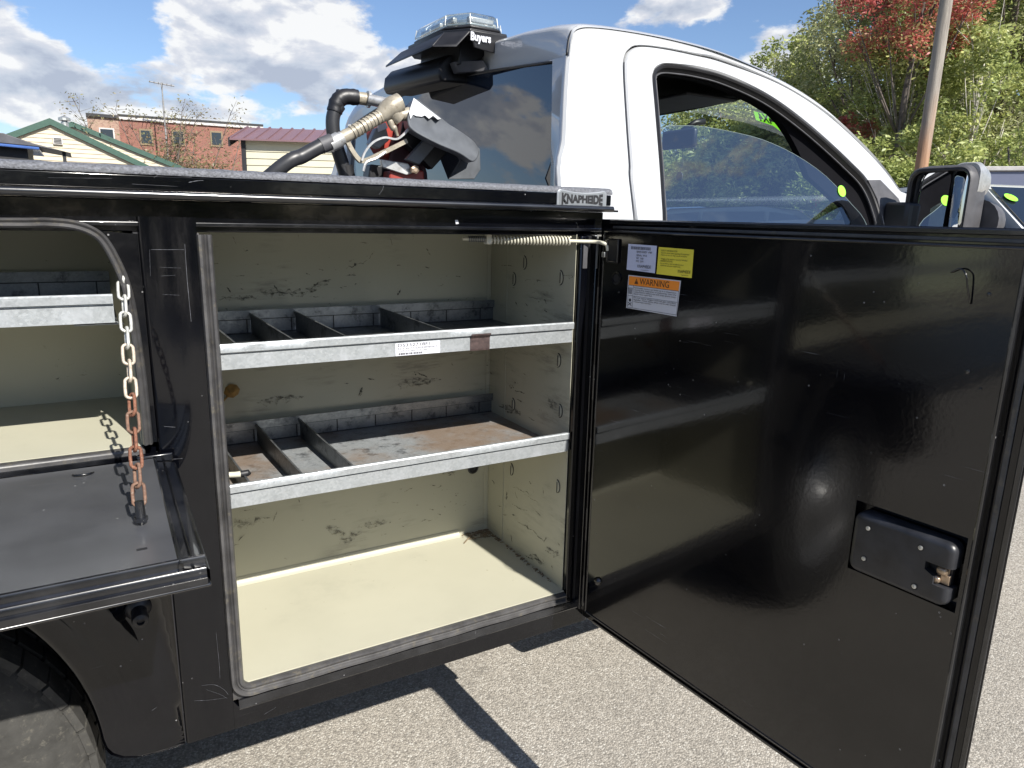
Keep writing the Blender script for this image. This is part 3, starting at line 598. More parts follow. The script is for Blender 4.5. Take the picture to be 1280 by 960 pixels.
# inner pan with a latch recess cut out
LU0, LU1, LZ0, LZ1 = 0.614, 0.7775, 0.871, 0.988
q = MB(); U0, U1, Z0, Z1 = -0.011, 0.786, 0.477, 1.389
def gy(a, b, z, o=0): return DW(a, z, o)
us = [U0, LU0, LU1, U1]; zs = [Z0, LZ0, LZ1, Z1]
def wavy(u, z):
    return 0.0011 * noise.noise(Vector((u * 3.2, z * 3.2, 5))) * min(1, 12 * min(u - U0, U1 - u, z - Z0, Z1 - z) + 0.02)
for i in range(3):
    for k in range(3):
        if i == 1 and k == 1: continue
        nu = max(2, int((us[i + 1] - us[i]) / 0.03)); nz = max(2, int((zs[k + 1] - zs[k]) / 0.03))
        q.grid([[DW(u, z, wavy(u, z)) for u in np.linspace(us[i], us[i + 1], nu)] for z in np.linspace(zs[k], zs[k + 1], nz)])
pan = q.build('inner_panel', 'doorpaint', door, smooth=True)
q = MB()
ring0 = [(U0, Z0), (U1, Z0), (U1, Z1), (U0, Z1)]
q.grid([[DW(u, z, 0.0) for u, z in ring0], [DW(u, z, 0.0335) for u, z in ring0]], close=True)
ring1 = [(LU0, LZ0), (LU1, LZ0), (LU1, LZ1), (LU0, LZ1)]
q.grid([[DW(u, z, 0.0) for u, z in ring1], [DW(u, z, 0.0333) for u, z in ring1]], close=True); q.build('panel_edge', 'frame', door)
# thin raised bead round the pan, hem of the outer skin
def bead(mb, ring, r, off):
    c = [DW(u, z, off) for u, z in ring]; 
    for a, b in zip(c, c[1:] + c[:1]): mb.tube([a, b], r, 8)
    return mb
q = MB(); bead(q, [(U0 + 0.002, Z0 + 0.002), (U1 - 0.001, Z0 + 0.002), (U1 - 0.001, Z1 - 0.001), (U0 + 0.002, Z1 - 0.001)], 0.0024, 0.0006); q.build('panel_bead', 'frame', door, smooth='auto')
q = MB()
for (u0, u1, z0, z1) in [(U0, 0.820, 1.4035, 1.4115), (0.8125, 0.8205, 0.45, 1.4035), (0.0, 0.8125, 0.449, 0.456)]: dbox(q, u0, u1, z0, z1, 0.026, 0.0338)
q.build('skin_hem', 'frame', door, bevel=0.0015)
q = MB(); dbox(q, 0.795, 0.803, 0.452, 1.403, 0.0285, 0.0337); dbox(q, 0.0, 0.795, 1.3935, 1.3995, 0.0285, 0.0337); q.build('door_weatherstrip', 'rubber', door, bevel=0.0015)
# hinge side bracket
q = MB(); dbox(q, 0.006, 0.040, 1.322, 1.372, -0.004, -0.0004); q.build('check_bracket', 'plastic', door, bevel=0.003)
q = MB(); bead(q, [(0.008, 1.325), (0.039, 1.325), (0.039, 1.371), (0.008, 1.371)], 0.0016, -0.005); q.build('bracket_rim', 'frame', door, smooth='auto')
q = MB(); dbox(q, -0.004, 0.006, 1.333, 1.344, -0.010, -0.0004); q.build('bracket_tab', 'zinc', door, bevel=0.001)
q = MB(); q.lathe(DW(0.037, 1.291, -0.0004), -N, [(0.013, 0), (0.0135, 0.002), (0.0095, 0.0028), (0.009, 0.0)], 20, caps=False); q.build('round_plug', 'frame', door, smooth='auto')
q = MB(); q.lathe(DW(0.037, 1.291, -0.0006), -N, [(0.009, 0), (0.009, 0.0006)], 20); q.build('plug_face', 'ink', door)
q = MB(); q.lathe(DW(0.030, 0.578, 0.0), -N, [(0.010, 0), (0.009, 0.005), (0.005, 0.0085), (0.0, 0.009)], 16, caps=False); q.build('rubber_bumper', 'frame', door, smooth='auto')
# peeled adhesive loop near the far top corner
q = MB(); q.tube(smoothpath([DW(0.700, 1.352, -0.002), DW(0.712, 1.358, -0.006), DW(0.722, 1.352, -0.010), DW(0.726, 1.335, -0.008), DW(0.730, 1.312, -0.002)], 5), 0.0011, 5); q.build('wire_scrap', 'frame', door, smooth=True)
for (u, z, rr) in [(0.75, 1.327, 0.003), (0.74, 1.22, 0.0035), (0.045, 1.262, 0.0025), (0.76, 1.20, 0.002)]:
    q = MB(); q.lathe(DW(u, z, 0.0), -N, [(rr, 0.0), (rr * 0.8, 0.0012), (0, 0.0016)], 10, caps=False); q.build('rivet', 'frame', door, smooth='auto')
# latch
def rrect(u0, u1, z0, z1, r, n=5):
    out = []
    for cx_, cz_, a0 in ((u1 - r, z1 - r, 0), (u0 + r, z1 - r, 90), (u0 + r, z0 + r, 180), (u1 - r, z0 + r, 270)):
        for k in range(n + 1):
            a = R(a0 + 90 * k / n); out.append((cx_ + r * math.cos(a), cz_ + r * math.sin(a)))
    return out
q = MB(); bu0, bu1, bz0, bz1 = 0.6205, 0.7705, 0.8775, 0.976
# housing outline with a notch on the far side where the claw sits
def outline(s_):
    a = rrect(bu0 + s_, bu1 - s_, bz0 + s_, bz1 - s_, max(0.004, 0.014 - s_))
    k = len(a); right = [(bu1 - s_, 0.9075), (0.7475, 0.9075), (0.7475, 0.9195), (0.734, 0.926), (0.734, 0.9385), (bu1 - s_, 0.9385)]
    return a + right
layers = [(0.0, 0.026), (0.0, -0.006), (0.0015, -0.0105), (0.005, -0.0135), (0.009, -0.0145)]
idx = q.grid([[DW(u, z, off) for u, z in outline(s_)] for s_, off in layers], close=True); q.f.append(idx[-1])
hs = q.build('latch_housing', 'latch', door, smooth='auto')
q = MB(); dbox(q, 0.733, 0.765, 0.904, 0.941, 0.004, 0.02); q.build('latch_cavity', 'ink', door)
q = MB(); q.lathe(DW(0.747, 0.929, -0.003), D, [(0.0055, 0), (0.0075, 0.003), (0.0075, 0.012), (0.004, 0.014)], 12); q.lathe(DW(0.748, 0.9135, -0.004), -N, [(0.006, -0.006), (0.006, 0.004), (0.0035, 0.006)], 12); dbox(q, 0.752, 0.765, 0.909, 0.924, -0.004, 0.002); dbox(q, 0.754, 0.762, 0.921, 0.936, -0.001, 0.005); q.build('latch_claw', 'brass', door, bevel=0.001)
for (u, z) in [(0.6455, 0.9555), (0.7245, 0.9555), (0.6455, 0.9045), (0.7245, 0.8935)]:
    q = MB(); q.lathe(DW(u, z, -0.0146), -N, [(0.0052, 0), (0.0052, 0.0002)], 14); q.build('screw_recess', 'ink', door)
    q = MB(); q.lathe(DW(u, z, -0.0148), -N, [(0.0034, 0), (0.0032, 0.0012), (0.0012, 0.0016), (0.0010, 0.0006)], 12); q.build('latch_screw', 'zinc', door, smooth='auto')
# stickers
def dquad(pts, off, thick=0.0003):
    q = MB(); q.prism([DW(u, z, off) for u, z in pts], -N * thick); return q
def dtext(body, u, z, size, mat, width=None, slope=0.0, name='sticker_lettering'):
    rt = (D + UZ * slope).normalized(); return text_mesh(name, body, size, mat, door, (DW(u, z, -0.0017), rt, UZ), width=width)
st = dquad([(0.067, 1.364), (0.1475, 1.3635), (0.147, 1.3095), (0.066, 1.311)], -0.0006); st.build('serial_sticker', 'labellav', door)
q = MB(); uu = 0.076
while uu < 0.132:
    wd = random.choice([0.0006, 0.0012]); dbox(q, uu, uu + wd, 1.3535, 1.3595, -0.0011, -0.0009); uu += wd + 0.0009
q.build('serial_barcode', 'ink', door)
for (tx, u, z, sz, wd) in [('SERIES BODY  696F', .093, 1.3475, .0055, .042), ('SERIAL 4418', .093, 1.3405, .005, .028), ('WT  1060', .093, 1.3345, .005, .02), ('MFG  2019', .093, 1.3285, .005, .02), ('KNAPHEIDE', .098, 1.3175, .0085, .036), ('www.knapheide.com', .108, 1.3125, .003, .022)]:
    dtext(tx, u, z, sz, 'ink', wd)
st = dquad([(0.153, 1.3615), (0.2425, 1.3605), (0.2425, 1.3075), (0.1515, 1.3085)], -0.0006); st.build('safety_sticker', 'yellow', door)
for (tx, u, z, sz, wd) in [('SAFETY INFORMATION', .161, 1.3535, .0045, .040), ('Read the manual before operating this equipment', .161, 1.3495, .0038, .070), ('Failure to do so may result in injury', .161, 1.3455, .0038, .064), ('Weight of all options must be included', .161, 1.338, .0038, .066), ('MODIFICATIONS', .161, 1.3335, .0045, .03), ('Do not weld or drill the body structure', .161, 1.329, .0038, .058), ('without written approval', .161, 1.325, .0038, .05), ('KNAPHEIDE', .208, 1.315, .0085, .030), ('knapheide.com', .216, 1.3105, .003, .018)]:
    dtext(tx, u, z, sz, 'ink', wd)
st = dquad([(0.0725, 1.3005), (0.2165, 1.3005), (0.2125, 1.2305), (0.0715, 1.2315)], -0.0006); st.build('warning_sticker', 'label', door)
dquad([(0.0755, 1.2985), (0.2140, 1.2985), (0.2130, 1.2805), (0.0750, 1.2805)], -0.0011).build('warning_band', 'orange', door)
dquad([(0.092, 1.284), (0.103, 1.284), (0.0975, 1.295)], -0.0014, 0.0002).build('warning_triangle', 'ink', door)
dtext('!', 0.0965, 1.2855, 0.009, 'orange', 0.0012)
dtext('WARNING', 0.107, 1.2838, 0.0175, 'ink', 0.078)
q = MB()
for (a, b, c, d_) in [(0.0745, 0.2135, 1.2795, 1.2802), (0.0745, 0.2120, 1.2330, 1.2337), (0.0745, 0.0752, 1.2330, 1.2990), (0.0890, 0.0896, 1.2337, 1.2795), (0.0745, 0.0890, 1.2580, 1.2586), (0.0896, 0.2125, 1.2578, 1.2583), (0.2120, 0.2126, 1.2337, 1.2985)]: dbox(q, a, b, c, d_, -0.0012, -0.0009)
q.build('warning_rules', 'ink', door)
for k, tx in enumerate(['Flammable vapors can build up in a closed box,', 'causing fire, explosion or poisoning. Vent the', 'compartment before use and keep sparks away.', 'Never store open fuel.', 'Do not store oxygen and fuel gas cylinders', 'together. Close valves when not in use. Death', 'or serious injury may follow.']):
    wd = 0.112 if k not in (3, 6) else 0.05
    dtext(tx, 0.0925, 1.2745 - 0.0042 * k - (0.0035 if k > 3 else 0), 0.0042, 'ink', wd)
q = MB(); q.lathe(DW(0.0815, 1.249, -0.0010), -N, [(0.0032, 0), (0.0032, 0.0002)], 12)
for s_ in (-1, 1): q.tube([DW(0.0815 - 0.005 * s_, 1.2375, -0.0012), DW(0.0815 + 0.005 * s_, 1.2445, -0.0012)], 0.0007, 4)
for k in range(4): q.tube([DW(0.0775 + 0.0025 * k, 1.262, -0.0012), DW(0.0765 + 0.0033 * k, 1.275, -0.0012)], 0.0005, 4)
q.build('warning_pictogram', 'ink', door)

# ---- rear compartment with its fold-down door, at the left
arc_o = [(-0.8, 1.396), (-0.4, 1.396), (-0.107, 1.396), (-0.05, 1.397), (-0.011, 1.392), (0.018, 1.3745), (0.036, 1.338), (0.0475, 1.295), (0.053, 1.24), (0.0565, 1.14), (0.0565, 1.04)]
arc = smoothpath([(x, 0.004, z) for x, z in arc_o], 5)
def off_arc(dist):
    out = []
    for i, p_ in enumerate(arc):
        d_ = (arc[min(i + 1, len(arc) - 1)] - arc[max(i - 1, 0)]).normalized(); nn = Vector((d_.z, 0, -d_.x)); out.append(p_ + nn * dist)
    return out
prof = [(0, 0.0), (0.001, 0.006), (0.003, 0.0095), (0.005, 0.008), (0.0065, 0.006), (0.008, 0.0085), (0.011, 0.0115), (0.0135, 0.009), (0.0145, 0.0)]
q = MB(); q.sweep(arc, [(a, b) for a, b in prof], (0, -1, 0)); sealA = q.build('arch_seal', 'rubber', T, smooth='auto')
# face plate round the arch
q = MB(); outer = []
for p_ in arc: outer.append(Vector((0.0628, 0.008, p_.z)) if p_.x > 0.0 and p_.z < 1.378 else Vector((max(p_.x, -2) if p_.x < 0.03 else 0.0628, 0.008, 1.3785)))
q.grid([[Vector((p_.x, 0.008, p_.z)) for p_ in arc], outer]); q.build('arch_face', 'paint', T)
q = MB(); q.grid([[Vector((p_.x, 0.006, p_.z)) for p_ in off_arc(0.0125)], [Vector((p_.x, 0.05, p_.z)) for p_ in off_arc(0.0125)]]); q.build('arch_return', 'paint', T)
slab('arch_gap', 'ink', (0.0565, 0.0632, 0.009, 0.05, 1.04, 1.3775))
LX0, LX1, LZF = XL, 0.0405, 1.0335
slab('rear_compartment_floor', 'beige', (LX0, LX1, 0.022, IY1, LZF - 0.003, LZF - 0.0002))
slab('rear_compartment_back', 'beige', (LX0, LX1, IY1, IY1 + 0.003, LZF - 0.003, 1.4075))
slab('rear_compartment_side', 'beige', (LX1 + 0.0002, LX1 + 0.003, 0.03, IY1, LZF - 0.003, 1.4075))
slab('rear_compartment_ceiling', 'beige', (LX0, LX1, 0.051, IY1 - 0.0002, 1.4045, 1.4077))
slab('rear_compartment_under', 'paint', (LX0, 0.0625, 0.022, 0.46, 1.015, 1.0300))
slab('rear_floor_edge', 'rubber', (LX0, 0.044, 0.0005, 0.0215, 1.019, 1.0335), bevel=0.004)
slab('rear_floor_trim', 'frame', (LX0, 0.0625, -0.0015, 0.0003, 1.0165, 1.0245))
S3 = shelf(1.2395, LX0 + 0.001, LX1 - 0.016, [(-0.9, -0.9)], 'galvd')
for c in S3.children: pass
q = MB(); q.box(-0.035, 0.033, 0.030, 0.045, 1.2335, 1.2350); q.build('shelf_support', 'galv', S3)
# lid: pan and lip hinged at z 1.0325, dropped slightly past level
la = R(2.4); LD = Vector((0, -math.cos(la), -math.sin(la))); LN = Vector((0, -math.sin(la), math.cos(la)))
def LW(x, v, n_): return Vector((x, -0.004, 1.020)) + LD * v + LN * n_
def lbox(mb, x0, x1, v0, v1, n0, n1):
    mb.hexa([LW(x0, v0, n0), LW(x1, v0, n0), LW(x1, v1, n0), LW(x0, v1, n0), LW(x0, v0, n1), LW(x1, v0, n1), LW(x1, v1, n1), LW(x0, v1, n1)]); return mb
q = MB(); lbox(q, XL, 0.0870, 0.012, 0.392, -0.034, -0.0295); lid = q.build('fold_down_door', 'frame', T, bevel=0.002)
q = MB(); q.grid([[LW(x, v, 0.0008 * noise.noise(Vector((x * 4, v * 4, 3)))) for x in np.linspace(XL, 0.054, 60)] for v in np.linspace(0.012, 0.374, 12)])
q.build('lid_inner_panel', 'lid', lid, smooth=True)
q = MB()
q.grid([[LW(x, v, n_) for v, n_ in [(0.372, 0.0), (0.3745, 0.0022), (0.378, 0.0018), (0.3795, -0.001), (0.3795, -0.0085), (0.382, -0.0105), (0.385, -0.0105), (0.3865, -0.0125), (0.3865, -0.020), (0.389, -0.0215), (0.392, -0.0215), (0.392, -0.0293), (0.372, -0.0293)]] for x in np.linspace(XL, 0.083, 30)], close=True)
q.build('lid_front_rim', 'frame', lid, smooth='auto')
q = MB()
q.grid([[LW(x, v, n_) for x, n_ in [(0.053, 0.0), (0.055, 0.002), (0.058, 0.0005), (0.059, -0.006), (0.0665, -0.0075), (0.0685, -0.005), (0.0705, -0.0075), (0.079, -0.0085), (0.0835, -0.0105), (0.0865, -0.014), (0.0868, -0.0293), (0.053, -0.0293)]] for v in np.linspace(0.014, 0.386, 12)], close=True)
q.build('lid_side_rim', 'frame', lid, smooth='auto')
q = MB(); lbox(q, 0.030, 0.083, 0.003, 0.010, -0.010, 0.005); q.build('lid_hinge_end', 'frame', lid, bevel=0.002)
q = MB(); pth = smoothpath([LW(-0.030, 0.038, 0.0), LW(-0.034, 0.047, 0.0025), LW(-0.044, 0.050, 0.003), LW(-0.054, 0.047, 0.0025), LW(-0.058, 0.038, 0.0)], 4); q.tube(pth, 0.0016, 6); q.build('lid_ring', 'frame', lid, smooth=True)
q = MB(); lbox(q, 0.012, 0.024, 0.325, 0.330, 0.0, 0.0006); q.build('lid_slot', 'ink', lid)
# chain
cA = Vector(at(152, 334, 1, 0.02)); cB = LW(0.022, 0.252, 0.028)
nl = 14; prev = None
sag = lambda t: cA.lerp(cB, t) + Vector((0, 0, -0.006 * math.sin(math.pi * t)))
chain = MB(); chain.lathe(cA + Vector((0, 0.006, 0.004)), (0, 1, 0), [(0.006, 0), (0.006, 0.012)], 8); chain = chain.build('support_chain', 'chain', T, smooth='auto')
step = 1 / nl
for i in range(nl):
    c0 = sag(i * step); c1 = sag((i + 1) * step); ctr = (c0 + c1) / 2; d_ = (c1 - c0).normalized(); half = (c1 - c0).length / 2 + 0.0030
    s1 = Vector((1, 0, 0)); s1 = (s1 - d_ * s1.dot(d_)).normalized(); s2 = d_.cross(s1)
    ang = R(-8 if i % 2 else 68) + R(random.uniform(-12, 12)); side = s1 * math.cos(ang) + s2 * math.sin(ang)
    hw = 0.0072; pth = []
    for k in range(20):
        a = 2 * math.pi * k / 20; c_, s_2 = math.cos(a), math.sin(a)
        pth.append(ctr + d_ * ((half - hw) * (1 if c_ > 0 else -1) * min(1, abs(c_) * 4) + hw * c_) + side * hw * s_2)
    pth.append(pth[0]); q = MB(); q.tube(pth, 0.0023, 7, caps=False)
    q.build('link', 'chain' if i < 5 else 'halfrust' if i < 8 else 'rust2' if i in (9, 12, 13) else 'rust', chain, smooth=True)
q = MB(); q.tube([cB + Vector((0, 0, 0.004)), LW(0.022, 0.256, 0.012), LW(0.022, 0.256, 0.0)], [0.006, 0.0065, 0.0035], 10); q.lathe(LW(0.022, 0.256, 0.006), LN, [(0.0085, 0), (0.0085, 0.005)], 8); q.build('chain_eye_bolt', 'frame', chain, smooth='auto')

# ---- wheel arch panel below the lid
WC = Vector((-0.53, 0, 0.50)); WR = 0.465
inner = [(WC.x + WR * math.cos(R(a)), WC.z + WR * math.sin(R(a))) for a in np.linspace(180, 3, 60)]
foot = [(-0.0625, 0.505), (-0.055, 0.490), (-0.040, 0.477), (-0.018, 0.469), (0.008, 0.4655), (0.030, 0.465), (0.0615, 0.4655)]
innerp = inner + foot; q = MB(); rows = []
outerp = []
for (x, z) in inner:
    d_ = Vector((x - WC.x, z - WC.z)).normalized(); k = 9e9
    if d_.x > 1e-6: k = min(k, (0.0615 - WC.x) / d_.x)
    if d_.x < -1e-6: k = min(k, (-1.15 - WC.x) / d_.x)
    if d_.y > 1e-6: k = min(k, (1.0145 - WC.z) / d_.y)
    outerp.append((WC.x + d_.x * k, WC.z + d_.y * k))
zc_ = outerp[-1][1]
outerp += [(0.0615, zc_ + (0.4657 - zc_) * t) for t in (0.25, 0.45, 0.62, 0.78, 0.9, 0.97, 1.0)]
def bulge(dist, fade):
    if dist <= 0: return 0.010
    prof_ = [(0, -0.002), (0.006, -0.012), (0.022, -0.016), (0.040, -0.017), (0.048, -0.013), (0.053, -0.014), (0.075, -0.015), (0.098, -0.011), (0.110, 0.0), (9, 0.0)]
    for (a, ya), (b, yb) in zip(prof_, prof_[1:]):
        if a <= dist <= b: return (ya + (yb - ya) * (dist - a) / (b - a)) * fade
for dist in [0, 0.003, 0.006, 0.013, 0.022, 0.032, 0.040, 0.044, 0.048, 0.053, 0.06, 0.075, 0.09, 0.098, 0.104, 0.110, 0.13, 0.2, 1.0]:
    row = []
    for i, ((xi, zi), (xo, zo)) in enumerate(zip(innerp, outerp)):
        L2 = math.hypot(xo - xi, zo - zi); t = min(1, dist / max(L2, 1e-6)) if dist < 1 else 1.0
        fade = 1.0 if i < 52 else max(0.0, 1 - (i - 52) / 8.0)
        x, z = xi + (xo - xi) * t, zi + (zo - zi) * t
        row.append((x, 0.004 + (bulge(min(dist, L2), fade) if t < 1 else 0), z))
    rows.append(row)
q.grid(rows); wp = q.build('wheel_arch_panel', 'paint', T, smooth=True)
q = MB(); q.grid([[(x, 0.002, z) for x, z in innerp], [(x, 0.016, z) for x, z in innerp]]); q.build('wheel_arch_edge', 'frame', T)
slab('panel_seam', 'ink', (0.0616, 0.0634, 0.006, 0.02, 0.467, 1.0145))
# wheel well
q = MB(); wl = [(WC.x + (WR + 0.02) * math.cos(R(a)), WC.z + (WR + 0.02) * math.sin(R(a))) for a in np.linspace(185, -2, 30)]
q.grid([[(x, 0.017, z) for x, z in wl], [(x, 0.62, z) for x, z in wl]]); q.f.append([30 + i for i in range(30)]); q.build('wheel_well', 'plastic', T, smooth='auto')
q = MB(); q.box(-0.041, 0.0615, 0.0205, 0.39, 0.475, 1.0145); q.build('well_side_box', 'plastic', T)
# striker knob on the panel
q = MB(); q.lathe((0.010, 0.003, 0.752), (0.03, -1, -0.12), [(0.021, 0), (0.019, 0.004), (0.0125, 0.008), (0.012, 0.02), (0.0135, 0.028), (0.012, 0.036), (0.006, 0.039), (0.005, 0.034)], 20); q.build('lock_striker', 'plastic', T, smooth='auto')
# tyre
def tyre(name, c, parent, mat='tyre', R0=0.405, Wd=0.235):
    q = MB(); n = 96; prof = [(0.62, 0.03), (0.66, -0.004), (0.80, -0.012), (0.93, 0.002), (0.975, 0.018), (0.992, 0.034), (1.0, 0.06), (1.0, Wd / 2)]
    prof = prof + [(r, Wd - y) for r, y in prof[::-1][1:]]
    q.grid([[(c[0] + R0 * r * math.cos(2 * math.pi * k / n), c[1] + y, c[2] + R0 * r * math.sin(2 * math.pi * k / n)) for k in range(n)] for r, y in prof], close=True)
    ty = q.build(name, mat, parent, smooth='auto'); ty['_'] = 1; del ty['_']
    # tread blocks
    blocks = []
    nb = 46
    for k in range(nb):
        a0 = 2 * math.pi * k / nb; da = 2 * math.pi / nb
        for (y0, y1, sh, f0, f1) in [(0.012, 0.062, 0.0, 0.06, 0.86), (0.072, 0.112, 0.3, 0.1, 0.88), (0.122, 0.160, 0.6, 0.1, 0.88), (0.170, 0.222, 0.15, 0.06, 0.86)]:
            pts_ = []
            for (rr_, yy0) in ((0.995, 0), (1.026, 0.002)):
                for (ff, yy, sk) in ((f0, y0 + yy0, 0), (f1, y0 + yy0, 0.10), (f1, y1 - yy0, 0.2), (f0, y1 - yy0, 0.08)):
                    a = a0 + da * (ff + sh + sk); r_ = R0 * rr_ * (0.985 if (yy < 0.02 or yy > Wd - 0.02) else 1.0); pts_.append((c[0] + r_ * math.cos(a), c[1] + yy, c[2] + r_ * math.sin(a)))
            blocks.append(pts_)
        # shoulder lugs on the sidewall
        pts_ = []
        for yoff in (0.006, -0.008):
            for (ff, rr_) in ((0.08, 0.885), (0.80, 0.885), (0.86, 0.998), (0.06, 0.998)):
                a = a0 + da * ff; base_y = 0.006 if rr_ < 0.9 else 0.028
                pts_.append((c[0] + R0 * rr_ * math.cos(a), c[1] + base_y + yoff, c[2] + R0 * rr_ * math.sin(a)))
        blocks.append(pts_)
    return ty, blocks
ty, blk = tyre('rear_tyre', (-0.485, 0.045, 0.405), T)
blk.sort(key=lambda b: -(sum(p_[0] for p_ in b) + sum(p_[2] for p_ in b)))
for b in blk[:150]:
    q = MB(); q.hexa(b); q.build('tread_block', 'tyre', ty, bevel=0.0)
q = MB()
for b in blk[150:]: q.hexa(b)
tag(q.build('tread_blocks', 'tyre', ty), kind='stuff')
q = MB(); q.lathe((-0.485, 0.06, 0.405), (0, 1, 0), [(0.255, 0.0), (0.25, 0.03), (0.2, 0.05), (0.12, 0.02), (0.09, -0.02), (0.0, -0.02)], 40, caps=False); q.build('wheel_rim', 'hub', T, smooth='auto')
q = MB(); q.lathe((-0.485, 0.32, 0.405), (0, 1, 0), [(0.25, 0.0), (0.38, -0.01), (0.405, 0.04), (0.405, 0.18), (0.38, 0.22), (0.2, 0.21)], 64); q.build('inner_tyre', 'tyred', T, smooth='auto')
q = MB(); q.box(-1.7, 2.4, 0.80, 0.88, 0.50, 0.66); q.box(-1.7, 2.4, 1.50, 1.58, 0.50, 0.66); q.box(-0.6, -0.37, 0.5, 1.9, 0.33, 0.48); q.build('chassis', 'plastic', T)
# ------------------------------------------------------------------ cab
YM = 1.19
def ys(z): return 0.17 + 0.34 * (z - 1.42) if z > 1.42 else 0.17 - 0.02 * (1.42 - z)
OUT = [(0.955, .62), (0.958, 1.42), (0.996, 1.6), (1.024, 1.72), (1.045, 1.795), (1.062, 1.842), (1.088, 1.868), (1.154, 1.879), (1.284, 1.884), (1.422, 1.882), (1.569, 1.872), (1.723, 1.845), (1.850, 1.816), (1.988, 1.767), (2.123, 1.691), (2.225, 1.618), (2.317, 1.521), (2.41, 1.41), (2.44, .62)]
GAP = [(1.17, .62), (1.176, 1.413), (1.187, 1.558), (1.203, 1.70), (1.2145, 1.785), (1.2245, 1.816), (1.243, 1.837), (1.278, 1.852), (1.361, 1.857), (1.470, 1.856), (1.570, 1.851), (1.752, 1.824), (1.883, 1.789), (2.000, 1.742), (2.115, 1.678), (2.222, 1.604), (2.300, 1.530), (2.39, 1.41), (2.41, .62)]
WIN = [(1.267, 1.30), (1.268, 1.414), (1.284, 1.55), (1.299, 1.70), (1.3055, 1.768), (1.312, 1.787), (1.325, 1.802), (1.357, 1.815), (1.415, 1.819), (1.480, 1.819), (1.570, 1.812), (1.690, 1.788), (1.785, 1.757), (1.890, 1.708), (1.985, 1.655), (2.070, 1.602), (2.135, 1.555), (2.170, 1.495), (2.192, 1.40)]
def curve(pts, sub=6):
    P_ = smoothpath([(x, 0, z) for x, z in pts], sub); return [(p_.x, p_.z) for p_ in P_]
OUTc, GAPc, WINc = curve(OUT), curve(GAP), curve(WIN)
def side(pts, dy=0.0): return [(x, ys(z) + dy, z) for x, z in pts]
def mir(rows): return [[(x, 2 * YM - y, z) for x, y, z in r] for r in rows]
def lerp2(a, b, t): return [(p_[0] + (q_[0] - p_[0]) * t, p_[1] + (q_[1] - p_[1]) * t) for p_, q_ in zip(a, b)]
def inset(a, b, d):
    out = []
    for p_, q_ in zip(a, b):
        L2 = math.hypot(q_[0] - p_[0], q_[1] - p_[1]); t = min(0.45, d / max(L2, 1e-6)); out.append((p_[0] + (q_[0] - p_[0]) * t, p_[1] + (q_[1] - p_[1]) * t))
    return out
cabroot = None
def cabside(mirror):
    f = (lambda r: mir(r)) if mirror else (lambda r: r)
    q = MB(); A_ = inset(OUTc, GAPc, 0.006); A2 = inset(OUTc, GAPc, 0.02); G0 = inset(GAPc, OUTc, 0.0032)
    G1 = inset(GAPc, OUTc, 0.007)
    q.grid(f([side(OUTc, 0.012), side(A_, 0.003), side(A2, 0.0), side(lerp2(A2, G1, 0.5), -0.0008), side(G1, 0.0), side(G0, 0.004), side(G0, 0.02)]))
    fr = q.build('cab_side_panel', 'white', T, smooth='auto')
    q = MB(); D0 = inset(GAPc, WINc, 0.0030); D1 = inset(GAPc, WINc, 0.007); W1 = inset(WINc, GAPc, 0.005)
    q.grid(f([side(D0, 0.02), side(D0, 0.004), side(D1, -0.0008), side(lerp2(D1, W1, 0.5), -0.0018), side(W1, -0.001), side(WINc, 0.004), side(WINc, 0.03)]))
    dr = q.build('cab_door', 'white', T, smooth='auto')
    q = MB(); q.grid(f([side(inset(GAPc, OUTc, 0.004), 0.014), side(inset(GAPc, WINc, 0.004), 0.014)])); q.build('door_gap_seal', 'ink', dr)
    q = MB(); lp = [(1.262, .62), (2.40, .62), (2.385, 1.402), (1.262, 1.402)]
    q.prism([(x, (2 * YM - ys(z) - 0.006) if mirror else ys(z) + 0.006, z) for x, z in lp], (0, -0.03 if mirror else 0.03, 0)); q.build('door_lower_panel', 'white', dr)
    # rubber run round the window: outer lip, channel line, inner black trim
    def ins(pts, d, dy):
        cx_, cz_ = 1.72, 1.45; out = []
        for i, (x, z) in enumerate(pts):
            a = pts[max(i - 1, 0)]; b = pts[min(i + 1, len(pts) - 1)]; tx, tz = b[0] - a[0], b[1] - a[1]; L2 = math.hypot(tx, tz) or 1
            dd = d(x, z) if callable(d) else d
            nx, nz = tz / L2, -tx / L2; out.append((x + nx * dd, ys(z) + dy, z + nz * dd))
        return out
    core = [p_ for p_ in WINc if p_[1] > 1.385]
    q = MB(); q.grid(f([ins(core, 0.0, 0.004), ins(core, 0.004, -0.001), ins(core, 0.009, 0.001), ins(core, 0.0125, 0.009), ins(core, 0.0165, 0.012), ins(core, 0.0175, 0.022)])); q.build('window_seal', 'plastic', dr, smooth='auto')
    q = MB(); q.grid(f([ins(core, 0.0172, 0.013), ins(core, 0.0190, 0.0105), ins(core, 0.0212, 0.0105), ins(core, 0.0225, 0.014)])); q.build('window_channel', 'plasticgrey', dr, smooth='auto')
    wd = lambda x, z: 0.021 if x < 1.8 else 0.021 + 0.085 * min(1, ((x - 1.8) / 0.2) ** 1.6)
    q = MB(); q.grid(f([ins(core, 0.0172, 0.022), ins(core, 0.022, 0.030), ins(core, wd, 0.034), ins(core, lambda x, z: wd(x, z) + 0.001, 0.055)])); q.build('window_inner_trim', 'headliner', dr, smooth='auto')
    return dr
door_near = cabside(False); door_far = cabside(True)
